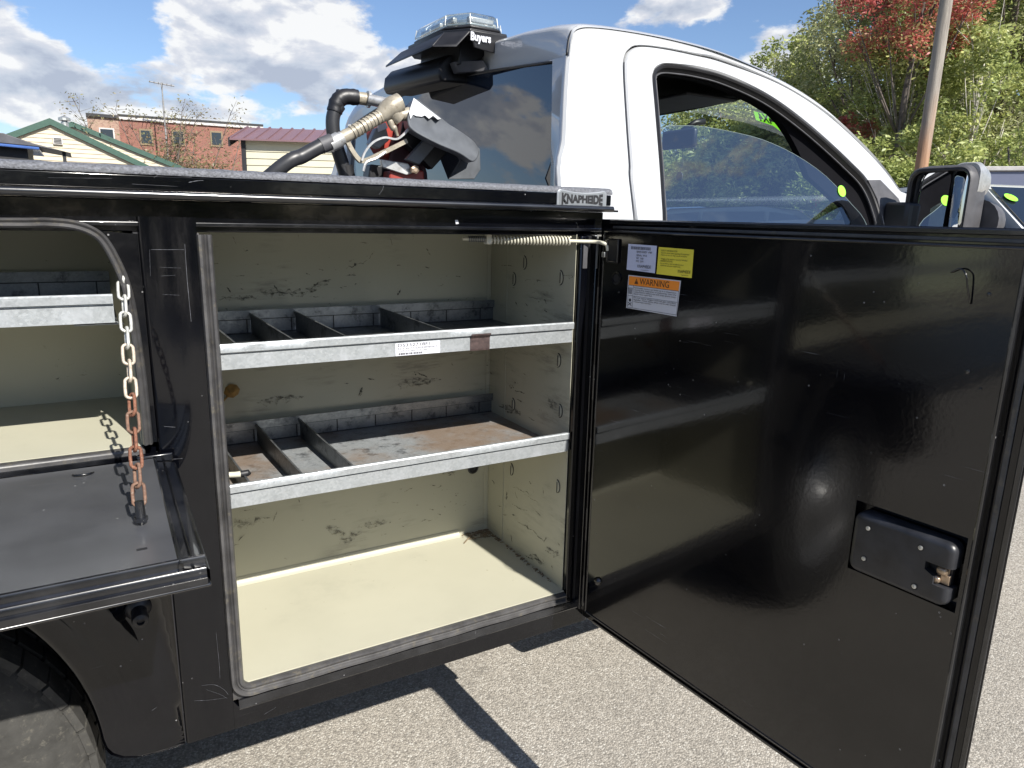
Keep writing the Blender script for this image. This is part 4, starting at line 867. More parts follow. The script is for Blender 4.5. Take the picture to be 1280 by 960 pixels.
# pillar and roof
i0, i1 = 4 * 6, 11 * 6 + 3
roofc = OUTc[i0:i1 + 1]
rows = []
fulln = [(0.0, 0.012, 0.0), (0.010, 0.0, 0.006), (0.04, 0.0, 0.016), (0.14, 0.0, 0.030), (0.40, 0.0, 0.048), (0.89, 0.0, 0.058)]
def roofrow(dy, dz, k):
    out = []
    for i, (x, z) in enumerate(roofc):
        u = i / (len(roofc) - 1); yb = ys(z); t = dy / 0.89; y = yb + dy * (YM - yb) / 0.89
        bx = 0.17 * (1 - (1 - min(1, t)) ** 2) * max(0, (u - 0.35) / 0.65) - 0.0 * t
        zz = z + dz if i > 9 else z + dz * (i / 9)
        # rear edge drops less towards the middle
        rz = max(0, (9 - i) / 9); zz += rz * (0.035 * min(1, t * 2.2) + 0.01 * t); xx = x + bx + rz * 0.03 * min(1, t * 6)
        out.append((xx, y, zz))
    return out
roofpan = [(0.0, 0.0), (0.008, 0.006), (0.03, 0.014), (0.10, 0.026), (0.25, 0.040), (0.5, 0.052), (0.89, 0.058)]
rr = [roofrow(a, b, k) for k, (a, b) in enumerate(roofpan)]
q = MB(); q.grid(rr + [[(x, 2 * YM - y, z) for x, y, z in r] for r in rr[-2::-1]]); roof = q.build('cab_roof', 'white', T, smooth=True)
# roof ditch (black joint between roof skin and side skin at the rear)
q = MB(); dpath = [Vector(p_) + Vector((0.002, 0.012, 0.0045)) for p_ in rr[0][:13]]; q.tube(dpath, 0.0038, 6); q.build('roof_ditch_joint', 'ink', roof, smooth=True)
# rear of the roof above the rear glass
gl = []
for t in np.linspace(0, 1, 13): gl.append((1.055 - 0.02 * math.sin(math.pi * t * 0.5), 0.366 + (YM - 0.366) * t, 1.797 + 0.043 * math.sin(math.pi * 0.5 * t)))
rear_rows = []
edge = [r[0] for r in rr]
def edge_at(y):
    for a, b in zip(edge, edge[1:]):
        if a[1] <= y <= b[1] + 1e-6:
            t = (y - a[1]) / (b[1] - a[1]); return Vector(a).lerp(Vector(b), t)
    return Vector(edge[-1])
top = [edge_at(max(p_[1], edge[0][1] + 0.004)) for p_ in gl]
for s in (0, 0.12, 0.3, 0.55, 0.8, 1.0):
    r = []
    for p_, tp in zip(gl, top):
        b = Vector(p_); c = b.lerp(tp, s); c.x = b.x + (tp.x - b.x) * s ** 1.5 - 0.004 * math.sin(math.pi * s); r.append(tuple(c))
    rear_rows.append(r)
full = [r + [(x, 2 * YM - y, z) for x, y, z in r[-2::-1]] for r in rear_rows]
q = MB(); q.grid(full); q.build('roof_rear_skin', 'white', T, smooth=True)
# rear corner pillars
for mi in (False, True):
    rws = []
    OX = [p_ for p_ in OUTc if p_[1] < 1.80 and p_[0] < 1.2]
    for z in np.linspace(0.63, 1.798, 24):
        x0 = OX[-1][0]
        for a, b in zip(OX, OX[1:]):
            if a[1] <= z <= b[1]: x0 = a[0] + (b[0] - a[0]) * (z - a[1]) / max(1e-6, b[1] - a[1])
        y0 = ys(z); xg = 1.038 + 0.05 * max(-0.08, z - 1.5) - 0.002; yg = 0.335 + 0.11 * max(0, z - 1.5)
        rws.append([(x0, y0 + 0.010, z), (x0 - 0.001, y0 + 0.016, z), (x0 + 0.002, y0 + 0.028, z), (xg - 0.012, yg - 0.006, z), (xg, yg, z), (xg + 0.02, yg, z)])
    rws = [[(x, 2 * YM - y, z) for x, y, z in r] for r in rws] if mi else rws
    q = MB(); q.grid(rws); q.build('rear_corner_pillar', 'white', T, smooth='auto')
q = MB(); q.box(1.0225, 1.035, 0.25, 2 * YM - 0.25, 0.62, 1.45); q.build('cab_rear_wall', 'white', T)
gp = gl + [(x, 2 * YM - y, z) for x, y, z in gl[-2::-1]]
q = MB(); q.grid([[(1.0385 - 0.014 * math.sin(math.pi * (y - 0.3) / 1.78), y - 0.036 * (1 - (y - 0.366) / 0.824), 1.43) for x, y, z in gp], [(x + 0.0045 - 0.004 * math.sin(math.pi * (y - 0.3) / 1.78), y, z + 0.001) for x, y, z in gp]]); q.build('rear_window', 'rearglass', T, smooth=True)
q = MB(); q.tube([(x + 0.001, y, z - 0.001) for x, y, z in gp], 0.004, 6); q.build('rear_window_seal', 'plastic', T, smooth=True)
# A pillars and windscreen
pil = OUTc[11 * 6 + 3:17 * 6 + 1]
for mi in (False, True):
    rws = [side(pil, 0.012), [(x + 0.02, ys(z) + 0.035, z + 0.004) for x, z in pil], [(x + 0.05, ys(z) + 0.095, z + 0.004) for x, z in pil]]
    rws = mir(rws) if mi else rws
    q = MB(); q.grid(rws); q.build('windscreen_pillar', 'white', T, smooth=True)
    inn = [[(x - 0.055, ys(z) + 0.10, z - 0.05) for x, z in pil], [(x + 0.02, ys(z) + 0.125, z - 0.012) for x, z in pil], [(x + 0.045, ys(z) + 0.10, z) for x, z in pil]]
    inn = mir(inn) if mi else inn
    q = MB(); q.grid(inn); q.build('pillar_trim', 'headliner', T, smooth=True)
wrows = []
for s in np.linspace(0, 1, 17):
    wrows.append([(x + 0.05 + 0.24 * math.sin(math.pi * s), ys(z) + 0.095 + (2 * YM - 2 * ys(z) - 0.19) * s, z + 0.004 + 0.05 * math.sin(math.pi * s) * (z > 1.5) * min(1, (z - 1.5) / 0.3)) for x, z in pil])
q = MB(); q.grid(wrows); ws = q.build('windscreen', 'screen', T, smooth=True)
# headliner, header and dash
q = MB()
hl = [[(1.04 + (x - 1.018) * (0.97 + 0.02 * math.sin(math.pi * s)) + 0.16 * math.sin(math.pi * s) * max(0, (i / (len(roofc) - 1) - .35)), ys(z) + 0.05 + (2 * YM - 2 * ys(z) - 0.10) * s, z - 0.035 + 0.035 * math.sin(math.pi * s)) for i, (x, z) in enumerate(roofc)] for s in np.linspace(0, 1, 9)]
q.grid(hl); q.build('headliner', 'headliner', T, smooth=True)
q = MB(); hx = [(1.80 + 0.24 * math.sin(math.pi * s), 0.36 + 1.66 * s, 1.79 + 0.035 * math.sin(math.pi * s)) for s in np.linspace(0, 1, 15)]
q.grid([[(x + 0.0, y, z + 0.03) for x, y, z in hx], [(x + 0.01, y, z + 0.012) for x, y, z in hx], [(x, y, z) for x, y, z in hx], [(x - 0.10, y, z + 0.03) for x, y, z in hx], [(x - 0.16, y, z + 0.045) for x, y, z in hx]]); q.build('windscreen_header', 'headliner', T, smooth=True)
q = MB(); q.box(1.62, 1.84, 0.50, 0.88, 1.790, 1.799); q.build('sun_visor', 'plasticgrey', T, bevel=0.004)
q = MB(); dpr = [(2.62, 1.40), (2.45, 1.41), (2.25, 1.395), (2.15, 1.36), (2.10, 1.28), (2.14, 1.1), (2.62, 1.1)]
q.grid([[(x, y, z + 0.02 * math.sin((y - 0.2) * 4) * (z > 1.35)) for x, z in dpr] for y in np.linspace(0.21, 2.17, 30)], close=True); q.build('dashboard', 'plastic', T, smooth='auto')
q = MB(); q.box(1.05, 1.16, 0.26, 2.1, 0.9, 1.40); q.box(1.16, 1.7, 0.26, 2.1, 0.85, 1.02); q.build('bench_seat', 'headliner', T, bevel=0.03)
q = MB(); q.tube([Vector((1.98, 1.66, 1.27)) + Vector((0.18 * 0.45 * math.cos(a), 0.18 * math.sin(a), 0.18 * 0.9 * math.cos(a))) for a in np.linspace(0, 2 * math.pi, 33)], 0.014, 8); q.build('steering_wheel', 'plastic', T, smooth=True)
q = MB(); q.box(1.02, 2.62, 0.20, 2.18, 0.60, 0.66); q.build('cab_floor', 'plastic', T)
rm = MB(); rm.box(2.085, 2.11, 0.945, 1.135, 1.697, 1.772); rmo = rm.build('rear_view_mirror', 'plastic', T, bevel=0.012, segs=3)
q = MB(); q.tube([(2.10, 1.03, 1.765), (2.15, 1.01, 1.80), (2.19, 1.0, 1.805)], 0.012, 8); q.build('mirror_stem', 'plastic', rmo, smooth=True)
q = MB(); q.tube([(2.10, 1.02, 1.70), (2.10, 1.01, 1.64), (2.10, 1.03, 1.60)], 0.0012, 5); q.lathe((2.10, 1.025, 1.59), (1, 0, 0), [(0.018, -0.002), (0.018, 0.002)], 14); q.build('hanging_freshener', 'plasticgrey', rmo)
# partly lowered side glass
GL = [(1.276, 1.33), (1.281, 1.414), (1.305, 1.56), (1.311, 1.606), (1.318, 1.630), (1.333, 1.648), (1.36, 1.657), (1.462, 1.665), (1.582, 1.660), (1.708, 1.647), (1.838, 1.614), (1.969, 1.556), (2.07, 1.476), (2.121, 1.429), (2.16, 1.33)]
def glasspane(my):
    q = MB(); n = 24; c_ = curve(GL, 3)
    cc = (1.72, 1.36)
    rw = [[(cc[0] + (x - cc[0]) * s, (2 * YM - ys_lin(cc[1] + (z - cc[1]) * s) - 0.021) if my else ys_lin(cc[1] + (z - cc[1]) * s) + 0.021, cc[1] + (z - cc[1]) * s) for x, z in c_] for s in (0.001, 0.4, 0.7, 0.9, 1.0)]
    q.grid(rw); return q
def ys_lin(z): return 0.17 + 0.34 * (z - 1.42)
dg = glasspane(False).build('door_glass', 'glass', door_near, smooth=True)
q = MB(); c_ = curve(GL, 3); q.tube([(x, ys_lin(z) + 0.021, z) for x, z in c_], 0.0009, 5); q.build('glass_edge', simple('pale_glass_edge', (0.16, 0.21, 0.22), 0.3), door_near, smooth=True)
glasspane(True).build('door_glass', 'glass', door_far, smooth=True)
q = MB(); cst = Vector((2.030, ys_lin(1.516) + 0.018, 1.514)); nst = Vector((0, -1, 0.34)).normalized(); q.lathe(cst, nst, [(0.018, 0), (0.018, 0.0006)], 24); so = q.build('round_window_sticker', 'green', door_near)
# sail panel behind the mirror
q = MB(); sp = [(2.192, 1.40), (2.170, 1.495), (2.140, 1.552), (2.205, 1.555), (2.285, 1.50), (2.34, 1.40)]
q.prism([(x, ys(z) - 0.004, z) for x, z in sp], (0, 0.012, 0)); q.build('mirror_sail_panel', 'plasticgrey', door_near, bevel=0.002)
# windscreen sticker, lettering read from inside as mirror writing
q = MB(); cs_ = [(942, 139), (962, 144), (984, 160), (984, 170), (966, 157), (945, 150)]
pts_ = [Vector(at(x, y, 0, 2.235 - 0.0022 * (x - 942))) for x, y in cs_]
q.pts(pts_); q.f += [[0, 1, 4, 5], [1, 2, 3, 4]]; stk = q.build('windscreen_sticker', 'greenfilm', T)
ra = (pts_[0] - pts_[1]).normalized(); ua = (pts_[0] - pts_[5]).normalized()
text_mesh('sticker_lettering', '4X4', 0.05, 'ink', stk, (pts_[1].lerp(pts_[4], 0.85) + Vector((-0.004, -0.004, 0)) - ra * 0.015, ra, ua), width=(pts_[0] - pts_[1]).length * 0.9, bold=0.002)
# front end, simple, hidden behind the door from here
q = MB(); fp = [(2.42, .55), (2.42, 1.30), (2.60, 1.335), (3.2, 1.30), (3.52, 1.22), (3.60, 1.0), (3.60, .55)]
q.grid([[(x, YM + s * w_, z + dz) for x, z in fp] for s, w_, dz in [(-1, 1.0, -0.12), (-1, 0.97, 0.0), (-1, 0.6, 0.03), (1, 0.6, 0.03), (1, 0.97, 0.0), (1, 1.0, -0.12)]]); q.build('hood', 'white', T, smooth='auto')
for sy in (0.20, 1.95):
    tyf, bl = tyre('front_tyre', (3.02, sy, 0.405), T, 'tyred'); q = MB(); q.lathe((3.02, sy + 0.05, 0.405), (0, 1, 0), [(0.255, 0.0), (0.2, 0.03), (0.1, -0.02), (0, -0.02)], 24, caps=False); q.build('front_rim', 'hub', T, smooth='auto')
# near running board under the cab
q = MB(); q.box(1.17, 2.35, 0.165, 0.30, 0.325, 0.405); q.build('running_board', 'plastic', T, bevel=0.015)

# ---- side mirror (tow mirror)
mc = Vector((2.22, 0.012, 1.47)); q = MB()
def mrow(x, y0, y1, z0, z1, r, n=6):
    out = []
    for cy, cz, a0 in ((y1 - r, z1 - r, 0), (y0 + r, z1 - r, 90), (y0 + r, z0 + r, 180), (y1 - r, z0 + r, 270)):
        for k in range(n + 1): a = R(a0 + 90 * k / n); out.append((x, cy + r * math.cos(a), cz + r * math.sin(a)))
    return [(2.2 + (x - 2.2) * 0.62, y if y > 0.0 else y * 0.80, z - 0.006) for x, y, z in out]
prof_m = [(2.205, -0.080, 0.110, 1.335, 1.583, 0.035), (2.198, -0.086, 0.116, 1.330, 1.589, 0.04), (2.205, -0.090, 0.119, 1.326, 1.593, 0.042), (2.25, -0.094, 0.122, 1.325, 1.598, 0.05), (2.33, -0.090, 0.118, 1.33, 1.598, 0.06), (2.38, -0.070, 0.10, 1.345, 1.582, 0.06), (2.405, -0.03, 0.06, 1.38, 1.54, 0.04)]
idx = q.grid([mrow(*a) for a in prof_m], close=True); q.f.append(idx[-1]); mh = q.build('side_mirror', 'plasticgrey', T, smooth='auto')
q = MB(); idx = q.grid([mrow(2.199, -0.084, 0.114, 1.333, 1.587, 0.038), mrow(2.196, -0.080, 0.110, 1.337, 1.583, 0.034), mrow(2.205, -0.075, 0.105, 1.342, 1.578, 0.03)], close=True); q.build('mirror_bezel', 'plastic', mh, smooth='auto')
q = MB(); 
ml = mrow(2.2045, -0.0185, 0.104, 1.343, 1.577, 0.022); ml = [(x + (y - 0.03) * 0.22 + (z - 1.46) * 0.04, y, z) for x, y, z in ml]; q.pts(ml); q.f.append(list(range(len(ml)))); q.build('mirror_glass', 'mirror', mh)
q = MB(); ml = mrow(2.2045, -0.0745, -0.0225, 1.343, 1.577, 0.018)
g_ = []
for s in (1.0, 0.7, 0.4, 0.05): g_.append([(x - 0.004 * (1 - s * s), -0.0485 + (y + 0.0485) * s, 1.46 + (z - 1.46) * s) for x, y, z in ml])
q.grid(g_, close=True); q.build('wide_angle_glass', 'mirror', mh, smooth=True)
q = MB(); prof_c = [(2.25, -0.0955, 0.0, 1.50, 1.601, 0.03), (2.30, -0.097, 0.03, 1.50, 1.606, 0.04), (2.37, -0.088, 0.04, 1.50, 1.596, 0.045), (2.40, -0.06, 0.04, 1.50, 1.575, 0.03)]
idx = q.grid([mrow(*a) for a in prof_c], close=True); q.f.append(idx[0]); q.f.append(idx[-1]); q.build('mirror_cap', 'alu', mh, smooth='auto')
q = MB(); q.tube([(2.31, 0.10, 1.40), (2.33, 0.17, 1.40), (2.34, 0.20, 1.41)], [0.05, 0.05, 0.06], 12); q.box(2.19, 2.33, 0.10, 0.18, 1.385, 1.485); q.build('mirror_arm', 'plastic', mh, bevel=0.01)
q = MB(); q.tube([(2.29, -0.055, 1.43), (2.335, -0.058, 1.43), (2.35, -0.05, 1.43)], [0.065, 0.055, 0.028], 20); q.build('mirror_turn_lamp', 'plasticgrey', mh, smooth='auto')

# ---- beacon light bar over the rear edge of the roof
BC = Vector((1.046, 0.920, 1.922)); BY = Vector((-0.02, 1.0, 0)).normalized(); BX = Vector((BY.y, -BY.x, 0))
def BWp(a, b, z): return BC + BX * a + BY * b + UZ * z
def octp(ha, hb, ca, cb, z): return [BWp(a, b, z) for a, b in [(-ha + ca, -hb), (ha - ca, -hb), (ha, -hb + cb), (ha, hb - cb), (ha - ca, hb), (-ha + ca, hb), (-ha, hb - cb), (-ha, -hb + cb)]]
q = MB(); idx = q.grid([octp(0.095, 0.172, 0.05, 0.07, 0.012), octp(0.10, 0.180, 0.05, 0.07, 0.022), octp(0.092, 0.170, 0.05, 0.07, 0.028)], close=True); q.f.append(idx[0][::-1]); q.f.append(idx[-1]); bar = q.build('beacon_light', 'plastic', T, bevel=0.003)
# folded mounting plate: deck, near face, two drooping wings
q = MB()
q.prism(octp(0.115, 0.198, 0.055, 0.08, -0.008), (0, 0, 0.019))
nf = [BWp(-0.060, -0.200, 0.006), BWp(0.060, -0.200, 0.006), BWp(0.095, -0.185, -0.034), BWp(0.03, -0.196, -0.046), BWp(-0.045, -0.196, -0.038)]
q.prism(nf, BY * 0.006)
for s in (-1, 1):
    w0 = [BWp(s * 0.112, -0.14, 0.005), BWp(s * 0.112, 0.18, 0.005), BWp(s * 0.160, 0.20, -0.040), BWp(s * 0.160, -0.16, -0.040)]
    q.prism(w0, (0, 0, -0.006))
    w1 = [BWp(s * 0.062, -0.200, 0.004), BWp(s * 0.112, -0.14, 0.004), BWp(s * 0.160, -0.16, -0.041), BWp(s * 0.10, -0.19, -0.038)]
    q.prism(w1, (0, 0, -0.006))
q.build('mounting_plate', 'plastic', bar, bevel=0.002)
q = MB()
lvl = [(0.093, 0.170, 0.028), (0.096, 0.174, 0.034), (0.091, 0.168, 0.056), (0.082, 0.156, 0.064), (0.060, 0.13, 0.067)]
idx = q.grid([octp(a, b, 0.05 * a / 0.09, 0.065, z) for a, b, z in lvl], close=True); q.f.append(idx[-1]); q.build('beacon_lens', 'lens', bar, bevel=0.002)
q = MB(); q.prism(octp(0.084, 0.160, 0.045, 0.06, 0.030), (0, 0, 0.007)); q.prism(octp(0.050, 0.125, 0.03, 0.045, 0.038), (0, 0, 0.018)); q.build('lens_reflector', simple('pale_reflector', (0.55, 0.58, 0.58), 0.25, metal=0.7), bar, bevel=0.002)
for (a, b, rz) in [(0, -0.146, 0), (0.066, -0.08, 1), (0.070, 0.0, 1), (0.066, 0.08, 1), (0, 0.146, 0), (-0.066, -0.08, 1), (-0.070, 0.0, 1), (-0.066, 0.08, 1)]:
    q = MB()
    ha, hb = (0.008, 0.034) if rz else (0.042, 0.008)
    q.hexa([BWp(a - ha, b - hb, 0.040), BWp(a + ha, b - hb, 0.040), BWp(a + ha, b + hb, 0.040), BWp(a - ha, b + hb, 0.040), BWp(a - ha, b - hb, 0.055), BWp(a + ha, b - hb, 0.055), BWp(a + ha, b + hb, 0.055), BWp(a - ha, b + hb, 0.055)])
    q.build('led_module', 'alu', bar, bevel=0.003)
for (a, b) in [(-0.046, -0.171), (0.046, -0.171), (0.0955, -0.108), (0.0955, 0.108), (-0.0955, -0.108), (-0.0955, 0.108)]:
    q = MB(); q.tube([BWp(a, b, 0.03), BWp(a * 0.96, b * 0.97, 0.057)], 0.0013, 6); q.build('lens_seam', simple('frosted_seam', (0.5, 0.52, 0.52), 0.3) if 'SEAM' not in globals() else SEAM, bar)
text_mesh('brand_lettering', 'Buyers', 0.03, 'label', bar, (BWp(-0.060, -0.2012, -0.020), BX, UZ), width=0.066, bold=0.0012)
q = MB()    # bracket down to the rear glass, as a wedge box below the plate
q.prism([(0.995, 0.79, 1.918), (0.985, 0.79, 1.845), (1.06, 0.79, 1.868), (1.11, 0.79, 1.918)], (0, 0.30, 0)); q.build('roof_bracket', 'plastic', bar, bevel=0.004)
q = MB(); pr = [(0.925, 1.830), (0.930, 1.862), (0.955, 1.888), (1.02, 1.900), (1.045, 1.845), (1.03, 1.815), (0.935, 1.812)]
q.prism([(x + .02, 0.84, z - .008) for x, z in pr], (-0.05, 0.34, 0)); q.build('stop_lamp_box', 'plastic', bar, bevel=0.006)
q = MB(); q.prism([(0.975, 0.80, 1.855), (1.055, 0.76, 1.862), (1.075, 0.76, 1.835), (0.99, 0.80, 1.826)], (0, 0.03, 0)); q.build('bracket_cheek', 'plasticgrey', bar, bevel=0.002)

# ------------------------------------------------------------------ fuel nozzle, holder, pump in the bed
def nz(x, y, d=0.45): return Vector(at(x, y, 1, d))
NZ = empty('fuel_nozzle', (0.6, 0.45, 1.48), 'worn tan fuel nozzle resting in a grey holder above the truck bed', 'fuel nozzle')
q = MB(); q.tube(smoothpath([nz(421, 176), nz(447, 162), nz(478, 144)], 6), [0.0145 + 0.0012 * math.sin(i * 2.4) for i in range(13)], 16); q.build('grip', 'nozzle', NZ, smooth='auto')
q = MB()
for k in range(9):
    a = nz(440 + 4.2 * k, 166 - 2.45 * k); b = nz(441.6 + 4.2 * k, 165 - 2.45 * k); q.tube([a, b], 0.0163, 16)
q.build('grip_ring', 'nozzle', NZ, smooth='auto')
q = MB(); q.tube([nz(412, 181), nz(424, 174.5)], [0.018, 0.0185], 16); q.tube([nz(424, 174.5), nz(428, 172)], [0.0155, 0.0155], 16); q.build('hose_collar', 'alu', NZ, smooth='auto')
q = MB(); q.tube(smoothpath([nz(474, 147), nz(485, 137), nz(494, 131), nz(500, 128)], 5), [0.014 + 0.010 * math.sin(min(1, i / 11) * 2.2) for i in range(16)], 16); q.tube([nz(482, 128), nz(492, 142), nz(500, 150)], [0.0135, 0.018, 0.015], 16); q.build('body', 'nozzle', NZ, smooth='auto')
q = MB(); q.tube(smoothpath([nz(492, 142), nz(503, 144), nz(516, 140)], 5), [0.015, 0.016, 0.0155, 0.0145, 0.013, 0.0135, 0.014, 0.0145, 0.0145, 0.013, 0.012], 16); q.build('spout', 'nozzle', NZ, smooth='auto')
q = MB(); q.tube(smoothpath([nz(487, 150), nz(490, 158), nz(494, 162), nz(497, 170)], 4), [0.0085, 0.009, 0.009, 0.0085, 0.0075, 0.008, 0.0085, 0.008, 0.006, 0.0045, 0.004, 0.0038, 0.0036], 10); q.build('lever_pivot', 'nozzle', NZ, smooth='auto')
def flat(mb, pts, w_, th=0.006, up=None):
    rings = []
    for i, p_ in enumerate(pts):
        d_ = (pts[min(i + 1, len(pts) - 1)] - pts[max(i - 1, 0)]).normalized(); nn = d_.cross(Vector((0, 1, 0))).normalized(); rings.append([p_ + nn * w_ / 2 + Vector((0, -th, 0)), p_ - nn * w_ / 2 + Vector((0, -th, 0)), p_ - nn * w_ / 2 + Vector((0, th, 0)), p_ + nn * w_ / 2 + Vector((0, th, 0))])
    idx = mb.grid(rings, close=True); mb.f += [idx[0], idx[-1]]; return mb
q = MB(); flat(q, smoothpath([nz(432, 172), nz(438, 185), nz(447, 198), nz(455, 201), nz(480, 190), nz(508, 176)], 5), 0.010); q.build('trigger_guard', 'nozzle', NZ, smooth='auto')
q = MB(); flat(q, smoothpath([nz(452, 201, .44), nz(456, 190, .44), nz(466, 178, .44), nz(480, 172, .44), nz(494, 174, .44), nz(502, 170, .44), nz(512, 160, .44)], 5), 0.0045, 0.004); q.build('trigger', 'alu', NZ, smooth='auto')
q = MB(); q.tube(smoothpath([nz(454, 214, .44), nz(458, 203, .44), nz(470, 198, .44), nz(482, 190, .44)], 5), 0.0035, 8); q.build('latch_wire', 'alu', NZ, smooth='auto')
# hose
q = MB(); q.tube(smoothpath([(0.22, 0.50, 1.36), nz(350, 210) , nz(378, 195), nz(400, 183), nz(412, 178)], 6), 0.0165, 16); ho = q.build('fuel_hose', 'hose', None, smooth='auto'); tag(ho, 'black rubber hose running from the nozzle grip down into the bed', 'hose')
q = MB(); q.tube([nz(401, 182.5), nz(415, 176.5)], 0.0178, 16); q.build('hose_ferrule', 'plasticgrey', ho, smooth='auto')
h2 = MB(); h2.tube(smoothpath([nz(436, 236, .52), nz(430, 212, .52), nz(420, 180, .52), nz(416, 160, .52), nz(417, 143, .52), nz(424, 131, .52)], 6), 0.0165, 16); h2 = h2.build('swivel_hose', 'hose', None, smooth='auto'); tag(h2, 'upright black hose bent into a taped elbow behind the nozzle', 'hose')
q = MB(); q.tube(smoothpath([nz(418, 140, .52), nz(422, 127, .52), nz(431, 121, .52), nz(447, 122, .52)], 5), [0.0185 + 0.0025 * noise.noise(Vector((i * .9, 0, 0))) for i in range(16)], 14); q.build('taped_elbow', 'plastic', h2, smooth='auto')
q = MB(); q.tube([nz(415, 134, .52), nz(427, 116, .52)], [0.006, 0.014], 6); q.build('tape_end', 'plastic', h2)
q = MB(); q.tube([nz(447, 122.5, .52), nz(459, 124, .52)], 0.0150, 16); q.build('hose_end_fitting', 'nozzle', h2, smooth='auto')
q = MB(); q.tube([nz(459, 124, .51), nz(462, 124.5, .51)], 0.0195, 18); q.tube([nz(462, 124.5, .50), nz(492, 131, .47)], 0.013, 14); q.build('swivel_ring', 'alu', h2, smooth='auto')
q = MB(); q.tube([nz(432, 207, .52), nz(436, 225, .52)], 0.0178, 14); q.build('tape_wrap', 'ink', h2, smooth='auto')
# holder flap
HL = empty('nozzle_holder', (0.78, 0.47, 1.48), 'grey plastic nozzle holder with white worn top edge beside the rear window', 'nozzle holder')
def hp(x, y, d): return Vector(at(x, y, 1, d))
q = MB(); oc = [hp(517, 123, .44), hp(511, 140, .43), hp(510, 152, .42), hp(516, 163, .41), hp(545, 179, .40), hp(575, 192, .40), hp(591, 202, .405), hp(598, 196, .43), hp(599, 188, .45), hp(592, 176, .46), hp(570, 160, .46), hp(551, 149, .455)]
oc = smoothpath(oc + [oc[0]], 4)[:-1]
q.prism(oc, (0.01, 0.055, 0.0)); fl = q.build('flap', 'flap', HL, bevel=0.004)
q = MB(); wc = [hp(517, 122.5, .4395), hp(511, 140, .4295), hp(513, 149, .4205), hp(516, 143, .428), hp(520, 145, .425), hp(527, 146, .43), hp(531, 144, .431), hp(536, 148.5, .431), hp(541, 144.5, .435), hp(547, 149.5, .4345), hp(551, 148.5, .4545)]
q.prism([p_ + Vector((0, -0.0012, 0)) for p_ in wc], (0, 0.001, 0)); q.build('worn_edge', 'worn', HL)
q = MB(); q.prism([hp(533, 172, .47), hp(548, 178, .47), hp(524, 206, .47), hp(508, 199, .47)], (0, 0.02, 0)); q.build('strut', 'flap', HL, bevel=0.002)
q = MB(); q.prism([hp(508, 133, .50), hp(516, 128, .50), hp(560, 190, .50), hp(540, 212, .50), hp(500, 172, .50)], (0, 0.03, 0)); q.build('back_cup', 'plastic', HL, bevel=0.003)
q = MB(); q.prism([hp(517, 124, .458), hp(522, 123.5, .51), hp(600, 186, .52), hp(601, 212, .53), hp(593, 224, .53), hp(560, 224, .53), hp(575, 200, .47)], (0, 0.006, 0)); q.build('rear_flap', 'flap', HL, bevel=0.002)
# pump
PU = empty('transfer_pump', (0.75, 0.60, 0.86), 'dark red fuel transfer pump with a white label behind the nozzle', 'pump')
q = MB(); q.lathe(nz(482, 172, .60), (0.35, -1, 0.1), [(0.0, -0.005), (0.055, -0.005), (0.062, 0.0), (0.062, 0.025), (0.052, 0.035), (0.0, 0.036)], 28, caps=False); q.build('pump_cap', 'red', PU, smooth='auto')
q = MB(); q.lathe((0.735, 0.60, 0.862), (0, 0, 1), [(0.07, 0), (0.07, 0.56), (0.062, 0.66), (0.05, 0.70), (0.0, 0.71)], 24, caps=False); q.box(0.76, 0.84, 0.56, 0.62, 1.38, 1.49); q.build('pump_body', 'maroon', PU, bevel=0.006)
q = MB(); q.prism([nz(470, 160, .525), nz(482, 155, .525), nz(487, 175, .525), nz(474, 186, .525), nz(462, 180, .525)], (0, 0.03, 0)); q.build('meter_face', simple('grey_meter_face', (0.22, 0.23, 0.24), 0.4), PU, bevel=0.003)
q = MB(); q.prism([nz(472, 157, .520), nz(482, 153, .520), nz(485, 160, .520), nz(473, 165, .520)], (0, 0.003, 0)); q.build('white_tag', 'label', PU)
q = MB(); q.prism([nz(476, 199, .49), nz(510, 204, .49), nz(519, 216, .49), nz(508, 219, .49), nz(478, 209, .49)], (0, 0.012, 0)); q.build('bracket_arm', 'alu', PU, bevel=0.002)
q = MB(); q.lathe(nz(517, 212, .485), (0, -1, 0), [(0.011, 0), (0.011, 0.012), (0.006, 0.014)], 6); q.build('bracket_nut', 'brass', PU)
q = MB(); q.prism([nz(488, 213, .50), nz(530, 213, .50), nz(531, 226, .50), nz(486, 226, .50)], (0, 0.05, 0)); q.build('bracket_base', 'red', PU, bevel=0.004)
q = MB(); q.prism([nz(463, 205, .55), nz(486, 208, .55), nz(486, 228, .55), nz(460, 228, .55)], (0, 0.05, 0)); q.build('motor_cover', 'plastic', PU, bevel=0.004)
q = MB(); q.prism([nz(496, 165, .55), nz(520, 150, .55), nz(534, 180, .55), nz(533, 226, .55), nz(488, 226, .55), nz(488, 180, .55)], (0, 0.06, 0)); q.build('pump_frame', 'maroon', PU, bevel=0.006)

